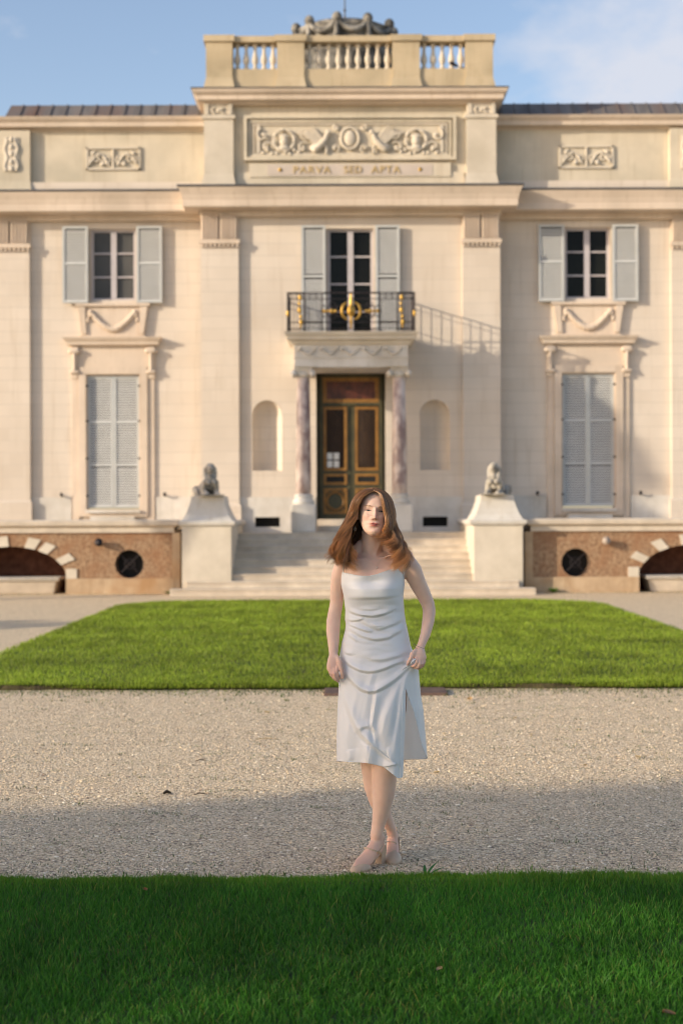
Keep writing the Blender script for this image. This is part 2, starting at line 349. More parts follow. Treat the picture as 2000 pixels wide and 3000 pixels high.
# attic storey
m = MB().box(X(-3.22), X(3.22), YF+.02, YF+2.2, 8.9, 10.9)
m.box(X(-2.55), X(2.55), YF-.03, YF+.03, 8.9, 9.30)
pal('wall', m, M['plaster2'])
for s in (-1, 1):
    a, b = sorted((X(s*2.61), X(s*3.27))); m = MB()
    m.box(a, b, YP-.01, YF+.3, 9.25, 10.48); m.frust((a-.06, b+.06, YP-.07, YF+.3), (a, b, YP-.01, YF+.3), 8.93, 9.25)
    m.box(a-.04, b+.04, YP-.05, YF+.3, 10.48, 10.56); m.box(a, b, YP-.01, YF+.3, 10.56, 10.84)
    p = pal('pilaster', m, M['stone'])
    r = MB()
    for q in (a+.07, b-.07): r.box(q-.04, q+.04, YP-.05, YP, 10.57, 10.82)
    for q in (-1, 1):
        cx = (a+b)/2 + q*.10
        r.tube([(cx + .07*t*math.cos(t*5*q), YP-.03, 10.69 + .09*t*math.sin(t*5)) for t in [k/12 for k in range(13)]], .022, 6)
    r.blob(((a+b)/2, YP-.03, 10.66), (.05, .03, .05))
    pal('relief', r, M['stone'], p)
    a, b = sorted((X(s*3.22), X(s*8.15)))
    m = MB().box(a, b, YW+.12, YW+1.5, 8.9, 10.5); m.box(a, b, YW+.06, YW+.14, 8.92, 9.17)
    pal('wall', m, M['plaster2'])
    m = MB().cornice([(0,10.38),(.05,10.42),(.20,10.45),(.21,10.54),(.27,10.60),(.30,10.66),(0,10.67)], a+(0 if s>0 else -.0), b, YW+.12, YW+1.6)
    pal('cornice', m, M['peach'])
    a, b = sorted((X(s*7.28), X(s*8.12)))
    m = MB().box(a, b, YW-.02, YW+.3, 9.25, 10.38); m.frust((a-.05, b+.05, YW-.07, YW+.3), (a, b, YW-.02, YW+.3), 8.93, 9.25)
    p = pal('pilaster', m, M['plaster2'])
    cx = (a+b)/2; r = MB()
    r.box(cx-.17, cx+.17, YW-.045, YW-.02, 9.45, 10.22)
    for z in (9.5, 9.66, 9.84, 10.0, 10.16): r.blob((cx, YW-.05, z), (.05, .04, .07))
    for q in (-1, 1): r.tube([(cx + q*(.12 + .03*math.sin(t*12)), YW-.05, 9.47 + t*.73) for t in [k/24 for k in range(25)]], .025, 6)
    pal('relief', r, M['stone'], p)
    # small wing relief: two scrolled cornucopias in a frame
    cx = X(s*5.40); y0 = YW+.12; r = MB(); x0, x1, z0, z1 = cx-.62, cx+.62, 9.50, 10.02
    for (xa, xb, za, zb) in ((x0, x1, z0, z0+.04), (x0, x1, z1-.04, z1), (x0, x0+.04, z0, z1), (x1-.04, x1, z0, z1)): r.box(xa, xb, y0-.045, y0, za, zb)
    for q in (-1, 1):
        for (u, v, a_, t0) in ((.14,.0,.13,0), (.36,.02,.14,1.5), (.50,-.04,.09,3)):
            r.tube([(cx + q*(u + a_*t*math.cos(t0+t*6)), y0-.03, (z0+z1)/2 + v + a_*t*1.1*math.sin(t0+t*6)) for t in [k/14 for k in range(15)]], .024, 6)
        r.tube([(cx+q*(.1+.45*t), y0-.035, z0+.1+.32*math.sin(t*3)*(1-t*.4)) for t in [k/10 for k in range(11)]], [.02+.025*math.sin(k*.9)**2 for k in range(11)], 6)
        r.blob((cx+q*.25, y0-.03, 9.63), (.06,.04,.05)); r.blob((cx+q*.46, y0-.03, 9.88), (.05,.04,.05))
    r.tube([(cx, y0-.03, z0+.05), (cx, y0-.03, z1-.05)], .025, 6)
    pal('relief', r, M['stone'])
# great relief
m = MB(); fr = [(-2.41, 2.41, 9.52, 10.52), ]
def frame(mb, x0, x1, z0, z1, wd, ya, yb):
    mb.box(x0, x1, ya, yb, z0, z0+wd); mb.box(x0, x1, ya, yb, z1-wd, z1); mb.box(x0, x0+wd, ya, yb, z0+wd, z1-wd); mb.box(x1-wd, x1, ya, yb, z0+wd, z1-wd)
frame(m, X(-2.38), X(2.38), 9.56, 10.57, .07, YF-.10, YF+.03)
frame(m, X(-2.27), X(2.27), 9.64, 10.47, .05, YF-.055, YF+.03)
m.box(X(-2.2), X(2.2), YF-.012, YF+.03, 9.68, 10.42)
P = pal('relief_panel', m, M['plaster2'])
r = MB(); y0 = YF-.02; zc = 10.03
frame(r, X(-2.18), X(2.18), 9.69, 10.39, .03, YF-.05, YF)
r.tube([(X(.20*math.cos(t)), y0-.05, zc+.02+.24*math.sin(t)) for t in [2*math.pi*k/24 for k in range(25)]], .035, 8)
r.blob((X(0), y0-.03, zc+.02), (.14, .07, .19))
for q in (-1, 1):
    r.tube([(X(q*1.48+.23*math.cos(t)), y0-.05, zc-.02+.24*math.sin(t)) for t in [2*math.pi*k/24 for k in range(25)]], [.03+.015*math.sin(k*2.1) for k in range(25)], 8)
    r.blob((X(q*1.48), y0-.04, zc-.04), (.10, .08, .13)); r.blob((X(q*1.48), y0-.04, zc-.19), (.13, .07, .07)); r.blob((X(q*1.48), y0-.05, zc+.06), (.12,.06,.06))
    # winged beast: haunch, body, neck, head, raised wing, forelegs, curling tail
    b = X(q*.62)
    r.tube([(b+q*.16, y0-.05, zc-.22), (b+q*.05, y0-.06, zc-.14), (b-q*.06, y0-.06, zc-.02), (b-q*.10, y0-.06, zc+.10)], [.09,.085,.07,.045], 8)
    r.blob((b-q*.13, y0-.06, zc+.15), (.065,.05,.06)); r.blob((b+q*.16, y0-.05, zc-.20), (.12,.06,.10))
    for k in range(6):
        r.tube([(b-q*.02+q*.03*k, y0-.05, zc-.02-.02*k), (b+q*(.12+.05*k), y0-.05, zc+.16-.015*k), (b+q*(.26+.07*k), y0-.05, zc+.30-.03*k)], [.03,.03,.012], 6)
    r.tube([(b-q*.02, y0-.05, zc-.10), (b-q*.10, y0-.06, zc-.20), (b-q*.09, y0-.06, zc-.31)], [.04,.03,.03], 7)
    for (u, v, a_, t0) in ((.98,.12,.15,0),(1.05,-.18,.13,2),(1.95,.10,.16,1),(1.86,-.17,.14,3),(.33,-.2,.10,4),(.30,.26,.08,1)):
        r.tube([(X(q*(u + a_*t*math.cos(t0+t*6.5))), y0-.045, zc + v + a_*t*math.sin(t0+t*6.5)) for t in [k/14 for k in range(15)]], [.032-.012*k/14 for k in range(15)], 6)
    for k in range(9): r.blob((X(q*(1.15+.1*k)), y0-.03, zc-.28+.05*math.sin(k*2)), (.045,.04,.04))
    r.box(X(q*2.06)-.035, X(q*2.06)+.035, YF-.06, YF, 9.73, 10.35)
pal('relief_figures', r, M['stone'], P)
m = MB().box(X(-2.26), X(2.26), YF-.055, YF, 9.19, 9.50)
tb = pal('inscription_tablet', m, M['plaster2'])
m = MB().box(X(-1.85), X(1.85), YF-.062, YF-.05, 9.22, 9.47)
pal('tablet_ground', m, pmat('lilac_grey_stone', (.56,.48,.41), (.50,.43,.37), rough=.8), tb)
LETTER = pmat('gilt_letters', (.56,.42,.20), (.48,.35,.16), rough=.5, bump=0)
for word, cxw, wdw in (('PARVA', -.85, .84), ('SED', .06, .40), ('APTA', .80, .66)):
    cu = bpy.data.curves.new('motto', 'FONT'); cu.body = word; cu.size = .235; cu.extrude = .008; cu.align_x = 'CENTER'; cu.space_character = 1.15; cu.offset = .001
    to = bpy.data.objects.new('motto_src', cu); COL.objects.link(to); dg = bpy.context.evaluated_depsgraph_get()
    me = bpy.data.meshes.new_from_object(to.evaluated_get(dg)); bpy.data.objects.remove(to)
    xsv = [v.co.x for v in me.vertices]; mid, wd0 = (max(xsv)+min(xsv))/2, max(xsv)-min(xsv)
    for v in me.vertices: x_, y_, z_ = v.co; v.co = (cxw + (x_-mid)*wdw/wd0, -.071-z_, 9.27+y_)
    me.materials.clear(); me.materials.append(LETTER)
    link('inscription', me, tb)
m = MB()
for q in (-1, 1): m.blob((X(q*1.57), YF-.07, 9.35), (.04,.015,.045))
pals('gilt_dot', m, M['gold'], tb)

# upper cornice, parapet with balusters
m = MB().cornice([(0,10.80),(.04,10.84),(.16,10.865),(.17,10.88),(.17,10.96),(.24,11.02),(.27,11.09),(0,11.10)], X(-3.25), X(3.25), YP-.0, YF+2.2)
pal('cornice', m, M['peach'])
m = MB().cornice([(.27,11.094),(.285,11.096),(.285,11.115),(0,11.13)], X(-3.25), X(3.25), YP, YF+2.1); pal('flashing', m, M['lead'])
yb = YF-.10; m = MB()
piers = [(-3.22,-2.63),(-1.63,-1.02),(.96,1.57),(2.60,3.21)]
for i, (a, b) in enumerate(piers):
    m.box(X(a), X(b), yb, yb+.42, 11.42, 12.22); 
    m.frust((X(a)-(.07), X(b)+.07, yb-.07, yb+.42), (X(a), X(b), yb, yb+.42), 11.10, 11.42)
    m.box(X(a)-.05, X(b)+.05, yb-.05, yb+.47, 12.22, 12.36)
m.box(X(-2.63), X(2.60), yb+.05, yb+.37, 11.10, 11.62)
m.box(X(-2.60), X(2.57), yb+.02, yb+.40, 12.225, 12.355)
for s in (-1, 1):                                       # side returns of the parapet
    x0 = X(s*2.95); m.box(x0-.2, x0+.2, yb+.45, yb+3.0, 11.1, 12.3)
B = pal('balustrade', m, M['balstone'])
bp = [(.05,11.62),(.06,11.66),(.06,11.69),(.035,11.72),(.045,11.76),(.075,11.83),(.07,11.90),(.045,11.98),(.034,12.06),(.034,12.12),(.055,12.15),(.055,12.225)]
for (a, b, n) in ((-2.63,-1.63,5),(-1.02,.96,9),(1.57,2.60,5)):
    for k in range(n):
        x0 = X(a + (b-a)*(k+.5)/n)
        q = MB().lathe(x0, yb+.2, bp, 12); pal('baluster', q, M['stone'], B)
# carved lantern drum behind the parapet
LY = YF+1.9
m = MB().lathe(X(-.10), LY, [(1.15,11.1),(1.15,12.35),(1.22,12.45),(1.12,12.62),(1.06,12.95),(1.12,13.02),(1.16,13.08),(.9,13.20),(.4,13.30),(.03,13.33)], 40, 1, .8)
LD = pal('roof_lantern', m, M['dark_stone'])
g = MB(); NL = 10
for k in range(NL):
    a = 2*math.pi*(k+.25)/NL; px_, py_ = X(-.10)+1.17*math.cos(a), LY+.94*math.sin(a)
    g.blob((px_, py_, 13.14), (.12,.12,.13)); g.tube([(px_, py_, 13.1), (X(-.1)+1.2*math.cos(a), LY+.96*math.sin(a), 12.85), (X(-.1)+1.3*math.cos(a), LY+1.04*math.sin(a), 12.55)], [.09,.06,.09], 8)
    pts = []; 
    for t in [j/12 for j in range(13)]:
        aa = a + t*2*math.pi/NL; pts.append((X(-.1)+1.19*math.cos(aa), LY+.955*math.sin(aa), 13.10 - .9*t*(1-t)*1.1))
    g.tube(pts, [.035+.035*math.sin(math.pi*j/12)+.008*(j%2) for j in range(13)], 8)
pal('garland', g, M['dark_stone'], LD)
g = MB().tube([(X(-.1), LY, 13.3), (X(-.1), LY, 13.95)], [.022,.012], 8); g.blob((X(-.1), LY, 13.42), (.06,.06,.05)); g.blob((X(-.1), LY, 13.62), (.035,.035,.035))
pal('finial', g, M['lead'], LD)
# wing roofs in standing seam zinc
for s in (-1, 1):
    xa, xb = s*3.15, s*7.95; v = [(X(xa), YW+.2, 10.66), (X(xb), YW+.2, 10.66), (X(xb-.05*s), YW+.85, 11.20), (X(xa), YW+.85, 11.20), (X(xb), YW+6, 10.66)]
    m = MB().add(v, [(0,1,2,3),(1,4,2)])
    v0 = Vector(v[0]); 
    for k in range(1, 14):
        x0 = X(xa + (xb-xa)*k/14)
        m.add([(x0-.015, YW+.2, 10.665),(x0+.015, YW+.2, 10.665),(x0+.015, YW+.85, 11.205),(x0-.015, YW+.85, 11.205),(x0-.015, YW+.19, 10.685),(x0+.015, YW+.19, 10.685),(x0+.015, YW+.84, 11.222),(x0-.015, YW+.84, 11.222)],
              [(0,3,2,1),(4,5,6,7),(0,1,5,4),(1,2,6,5),(2,3,7,6),(3,0,4,7)])
    pal('roof', m, M['zinc'])
m = MB().box(X(-3.2), X(3.2), YF+1.0, YF+9, 8.9, 11.0); m.box(X(-7.9), X(7.9), YW+.86, YW+9, 8.9, 11.19); pal('rear_block', m, M['zinc'])

# windows
def window(cx, z0, z1, hw, y, rows, pm):
    m = MB(); frame(m, cx-hw, cx+hw, z0, z1, .055, y+.10, y+.17)
    m.box(cx-.065, cx+.065, y+.09, y+.18, z0+.055, z1-.055)
    wn = pal('window', m, M['winframe'])
    g = MB()
    for s in (-1, 1):
        a, b = sorted((cx+s*.065, cx+s*(hw-.055)))
        for k in range(1, rows):
            z = z0 + (z1-z0)*k/rows; g.box(a, b, y+.11, y+.15, z-.018, z+.018)
    pals('glazing_bar', g, M['winframe'], wn)
    g = MB().box(cx-hw+.05, cx+hw-.05, y+.152, y+.162, z0+.05, z1-.05); pal('pane', g, pm, wn)
    return wn
def shutter(x0, x1, z0, z1, y, splits, slat=.062, ang=0, hinge=None):
    m = MB(); fw = .055; frame(m, x0, x1, z0, z1, fw, y-.03, y+.02)
    for q in splits: m.box(x0+fw, x1-fw, y-.026, y+.02, q-.03, q+.03)
    sh = pal('shutter', m, M['shutter'])
    g = MB(); z = z0+fw
    while z < z1-fw-slat*.5:
        if all(abs(z+slat/2-q) > .02+slat*.36 for q in splits):
            g.add([(x0+fw, y-.022, z), (x1-fw, y-.022, z), (x1-fw, y-.006, z+slat*.64), (x0+fw, y-.006, z+slat*.64),
                   (x0+fw, y-.016, z-.004), (x1-fw, y-.016, z-.004), (x1-fw, y+.000, z+slat*.60), (x0+fw, y+.000, z+slat*.60)],
                  [(0,1,2,3),(4,7,6,5),(0,4,5,1),(3,2,6,7)])
        z += slat
    pal('slats', g, M['slat'], sh)
    k = MB().box(x0+fw*.5, x1-fw*.5, y+.008, y+.016, z0+fw*.5, z1-fw*.5); pal('gap_shade', k, M['slatdark'], sh)  # dark sheet stands in for the shade between the slats
    return sh
window(X(0), 5.57, 8.04, .51, YF, 4, M['pane'])
for s in (-1, 1):
    a, b = sorted((X(s*.56), X(s*1.10))); shutter(a, b, 5.60, 8.09, YF-.10, [6.95])
    cx = X(s*5.40)
    window(cx, 6.51, 8.13, .51, YW, 3, M['pane2'] if s < 0 else M['pane'])
    for q in (-1, 1):
        a, b = sorted((cx+q*.55, cx+q*1.13)); shutter(a, b, 6.43, 8.17, YW-.10, [7.32])
        a, b = sorted((cx+q*.006, cx+q*.585)); shutter(a, b, 1.78, 4.775, YW+.03, [3.72, 2.75], .058)
    # garlanded apron below the upper window
    m = MB(); zt, zb = 6.36, 5.70
    m.poly_y([(cx-.80, zt), (cx-.72, zb+.05), (cx-.68, zb), (cx+.68, zb), (cx+.72, zb+.05), (cx+.80, zt)], YW-.06, YW)
    m.box(cx-.84, cx+.84, YW-.13, YW, zt, zt+.06); m.box(cx-.74, cx+.74, YW-.09, YW, zb-.06, zb-.002)
    for q in (-1, 1): m.poly_y([(cx+q*.79, zt-.01), (cx+q*.63, zt-.01), (cx+q*.60, zb+.03), (cx+q*.70, zb+.03)][::q], YW-.11, YW-.06)
    ap = pal('apron_panel', m, M['peach'])
    g = MB(); pts = [(cx-.50+1.0*t, YW-.09, 6.22-.38*math.sin(math.pi*t)) for t in [k/20 for k in range(21)]]
    for k, p in enumerate(pts): g.blob(p, (.055+.015*(k % 2), .055, .052+.015*((k+1) % 2)+.02*math.sin(math.pi*k/20)), 8, 6)
    for q in (-1, 1): g.blob((cx+q*.52, YW-.09, 6.18), (.05,.04,.09), 8, 6); g.blob((cx+q*.56, YW-.09, 6.05), (.035,.03,.07), 8, 6)
    pal('garland', g, M['peach'], ap)
    # hooded surround of the lower window
    m = MB().cornice([(.0,5.44),(.06,5.46),(.14,5.48),(.15,5.54),(.20,5.60),(.22,5.645),(0,5.66)], cx-.90, cx+.90, YW-.02, YW+.05)
    m.box(cx-.80, cx+.80, YW-.04, YW, 4.98, 5.44)
    frame(m, cx-.78, cx+.78, 1.58, 4.98, .16, YW-.09, YW)
    frame(m, cx-.66, cx+.66, 1.60, 4.86, .07, YW-.05, YW+.03)
    for q in (-1, 1): a, b = sorted((cx+q*.785, cx+q*.93)); m.box(a, b, YW-.05, YW, 1.35, 4.88)
    ws = pal('window_surround', m, M['peach'])
    for q in (-1, 1):
        g = MB(); a, b = sorted((cx+q*.80, cx+q*.94))
        g.poly_y([(a,4.72),(b,4.72),(b,5.44),(a,5.44)], YW-.09, YW)
        for (z, r_) in ((5.34,.07),(4.86,.045)): g.tube([(a, YW-.11, z), (b, YW-.11, z)], r_, 12)
        g.tube([((a+b)/2, YW-.13, 5.3), ((a+b)/2, YW-.10, 5.05), ((a+b)/2, YW-.12, 4.9)], [.04,.035,.04], 8)
        pal('console', g, M['peach'], ws)
    m = MB().box(cx-.62, cx+.62, YW-.16, YW+.2, 1.66, 1.72); m.box(cx-.5, cx+.5, YW-.24, YW+.0, 1.50, 1.58); pals('sill', m, M['wstone'])
    g = MB()
    for q in (-1, 1):
        for z in (2.05, 2.9, 3.75, 4.55): g.box(cx+q*.60-.035, cx+q*.60+.035, YW-.06, YW-.02, z-.02, z+.02)
    pals('hinge', g, M['iron'])
    g = MB()
    for q in (-1.17, 1.17): g.tube([(cx+q, YW, 2.06), (cx+q, YW-.12, 2.04), (cx+q, YW-.13, 2.09)], [.02,.02,.035], 8)
    pals('shutter_stay', g, M['iron'])

# front door
DY = YF+.30
m = MB(); frame(m, X(-.70), X(.70), 1.50, 4.77, .06, DY-.05, DY+.05); m.box(X(-.70), X(.70), DY-.045, DY+.05, 4.08, 4.14); m.box(X(-.78), X(.78), DY+.06, DY+.09, 1.2, 4.8)
DR = pal('door', m, M['bronze'])
m = MB().box(X(-.60), X(.60), DY, DY+.03, 4.18, 4.68); pal('transom_panel', m, M['redpanel'], DR)
m = MB(); frame(m, X(-.635), X(.635), 4.14, 4.71, .085, DY-.03, DY+.02); pal('transom_frame', m, M['goldpaint'], DR)
for s in (-1, 1):
    a, b = sorted((X(s*.01), X(s*.64)))
    m = MB().box(a, b, DY, DY+.04, 1.56, 4.08); lf = pal('door_leaf', m, M['bronze'], DR)
    a2, b2 = sorted((X(s*.09), X(s*.62)))
    m = MB().mark(); frame(m, a2, b2, 2.60, 4.05, .065, DY-.035, DY); m.mark(); frame(m, a2, b2, 2.28, 2.53, .06, DY-.03, DY); m.mark(); frame(m, a2, b2, 1.62, 2.20, .05, DY-.03, DY)
    cx = (a2+b2)/2
    m.tube([(cx+.19*math.cos(t), DY-.02, 1.91+.20*math.sin(t)) for t in [2*math.pi*k/24 for k in range(25)]], .025, 6)
    for u in (-1, 1):
        for v in (-1, 1): m.blob((cx+u*.19, DY-.015, 1.91+v*.21), (.035,.02,.04), 8, 6)
    pals('gilt_moulding', m, M['goldpaint'], DR)
    m = MB().box(a2+.06, b2-.06, DY-.01, DY, 2.66, 3.99); m.box(a2+.06, b2-.06, DY-.01, DY, 2.34, 2.47); pals('door_glass', m, M['black'], DR)
    m = MB(); wd = b2-a2-.14; z0, z1 = 2.67, 3.98
    for k in range(-14, 15):
        for d in (-1, 1):
            xA, zA = a2+.07, z0 + k*.10; xB, zB = b2-.07, zA + d*wd*1.0
            # clip to the light
            pts = []
            for t in (0, 1):
                pts.append((xA+(xB-xA)*t, zA+(zB-zA)*t))
            (x1_, z1_), (x2_, z2_) = pts
            def cl(xa_, za_, xb_, zb_):
                if za_ < z0: xa_ += (xb_-xa_)*(z0-za_)/(zb_-za_); za_ = z0
                if za_ > z1: xa_ += (xb_-xa_)*(z1-za_)/(zb_-za_); za_ = z1
                return xa_, za_
            if max(z1_, z2_) <= z0 or min(z1_, z2_) >= z1: continue
            p1 = cl(x1_, z1_, x2_, z2_); p2 = cl(x2_, z2_, x1_, z1_)
            m.tube([(p1[0], DY-.018, p1[1]), (p2[0], DY-.018, p2[1])], .007, 4, round_ends=False)
    pal('grille', m, M['grille'], DR)
m = MB()
for (u, v) in ((-.48,2.93),(-.33,2.93),(-.48,2.75),(-.33,2.75)): m.box(X(u)-.06, X(u)+.06, DY-.035, DY-.028, v-.075, v+.075)
pals('paper_notice', m, M['paper'], DR)

# porch: columns, entablature, balcony
CY = 30.95
m = MB().box(X(-1.22), X(1.22), 30.72, YF, 4.79, 5.26)
for k in (-1, 1): m.box(X(k*1.0)-.23, X(k*1.0)+.23, 30.69, 30.72, 4.80, 4.84)
m.box(X(-1.235), X(1.235), 30.70, YF, 4.99, 5.02)
EN = pal('porch_entablature', m, M['wstone'])
m = MB()
for k in range(5):
    cx = X(-.92 + .46*k)
    for j in range(9):
        t = j/8; m.blob((cx-.16+.32*t, 30.70, 5.20-.13*math.sin(math.pi*t)), (.028,.03,.03), 8, 6)
    m.blob((cx-.2, 30.70, 5.18), (.03,.03,.05), 8, 6)
pal('garland', m, M['wstone'], EN)
m = MB().cornice([(0,5.26),(.04,5.30),(.05,5.34),(.14,5.38),(.15,5.44),(.19,5.48),(.21,5.54),(0,5.545)], X(-1.23), X(1.23), 30.71, YF)
m.box(X(-.70), X(.70), YF-.14, YF+.1, 5.545, 5.565)
pal('balcony_slab', m, M['stone'])
for s in (-1, 1):
    cx = X(s*1.04)
    m = MB().lathe(cx, CY, [(.165,2.02),(.165,2.3),(.155,3.4),(.138,4.60)], 24); cl_ = pal('column', m, M['marble'])
    m = MB().lathe(cx, CY, [(.22,1.82),(.24,1.86),(.24,1.90),(.19,1.95),(.185,1.97),(.20,1.99),(.20,2.03),(.165,2.05)], 24); pal('column_base', m, M['wstone'], cl_)
    m = MB().box(cx-.20, cx+.20, CY-.2, CY+.2, 4.735, 4.79); m.lathe(cx, CY, [(.15,4.58),(.18,4.64),(.18,4.70)], 20)
    for q in (-1, 1): m.tube([(cx+q*.20, CY-.17, 4.66), (cx+q*.20, CY+.17, 4.66)], .072, 14); m.blob((cx+q*.20, CY-.19, 4.66), (.03,.03,.03), 8, 6)
    m.box(cx-.18, cx+.18, CY-.165, CY+.165, 4.66, 4.735)
    pal('ionic_capital', m, M['wstone'], cl_)
    m = MB().box(cx-.27, cx+.27, 30.68, 31.3, 1.22, 1.83); pal('column_pedestal', m, M['wstone'], bevel=.03)
m = MB(); ry = 30.58
def rail(mb, a, b, z, r=.016): mb.tube([(a[0], a[1], z), (b[0], b[1], z)], r, 6)
c = [(X(-1.36), YF), (X(-1.36), ry), (X(1.36), ry), (X(1.36), YF)]
for i in range(3):
    for z in (5.60, 5.74, 6.24, 6.37): rail(m, c[i], c[i+1], z, .02 if z > 6.3 else .011)
nfront = 40
for k in range(nfront+1):
    x0 = X(-1.36 + 2.72*k/nfront)
    if abs(x0 - X(0)) < .16: continue
    if abs(x0 - X(0)) < .62: continue
    m.tube([(x0, ry, 5.56), (x0, ry, 6.37)], .008, 5)
    if k % 2: m.tube([(x0+.034*math.cos(t), ry, 6.305+.05*math.sin(t)) for t in [2*math.pi*j/10 for j in range(11)]], .006, 4)
for s in (-1, 1):
    for k in range(1, 14):
        y0 = ry + (YF-ry)*k/14; m.tube([(X(s*1.36), y0, 5.56), (X(s*1.36), y0, 6.37)], .008, 5)
    for q in (1.36, 1.0, .62): m.tube([(X(s*q), ry, 5.545), (X(s*q), ry, 6.37)], .018, 6)
    for q in (.25, .45, .57):
        m.tube([(X(s*q)+.07*math.cos(t), ry, 5.98+.12*math.sin(t)) for t in [2*math.pi*j/14 for j in range(15)]], .012, 5)
    for z in (5.86, 6.12): m.tube([(X(s*.40)+.07*math.cos(t), ry, z+.05*math.sin(t)) for t in [2*math.pi*j/12 for j in range(13)]], .010, 5)
m.tube([(X(-.62), ry, 5.98), (X(.62), ry, 5.98)], .012, 5)
BR = pal('balcony_railing', m, M['iron'])
m = MB()
m.mark(); m.blob((X(0), ry-.02, 5.98), (.085,.05,.15)); m.blob((X(0), ry-.05, 5.98), (.055,.05,.10))
m.tube([(X(0), ry-.02, 5.60), (X(0), ry-.02, 5.75), (X(0), ry-.02, 6.2), (X(0), ry-.02, 6.34)], [.018,.03,.04,.018], 8)
for s in (-1, 1):
    m.tube([(X(s*(.07+.13*math.sin(t))), ry-.02, 5.98+.18*math.cos(t)) for t in [math.pi*k/10 for k in range(11)]], [.012+.016*math.sin(math.pi*k/10)+.006*(k%2) for k in range(11)], 6)
for s in (-1, 1):
    m.mark()
    for q, r_ in ((.33,.035),(.41,.05),(.49,.03),(.57,.04)): m.blob((X(s*q), ry-.01, 5.98), (r_,.02,r_*1.1), 8, 6)
    m.mark()
    for z, r_ in ((6.27,.05),(6.14,.035),(6.0,.055),(5.86,.04),(5.74,.05),(5.65,.03)): m.blob((X(s*1.09)+.02*math.sin(z*9), ry-.01, z), (r_*.8,.02,r_*1.5), 8, 6)
    m.mark(); m.blob((X(s*1.36), ry-.01, 5.93), (.035,.03,.08), 8, 6)
pals('gilt_ornament', m, M['gold'], BR)

# little spotlight on the parapet
L1 = thing('parapet_spotlight', (X(2.36), yb+.1, 11.62), 'small black spotlight lying on the parapet under the right balusters', 'spotlight')
m = MB().tube([(X(2.28), yb-.0, 11.72), (X(2.40), yb+.04, 11.67)], [.05,.03], 10); obj('lamp_head', m, M['iron'], L1)
m = MB().tube([(X(2.40), yb+.04, 11.67), (X(2.55), yb+.06, 11.63), (X(2.60), yb+.08, 11.625)], .009, 6); obj('cable', m, M['iron'], L1)

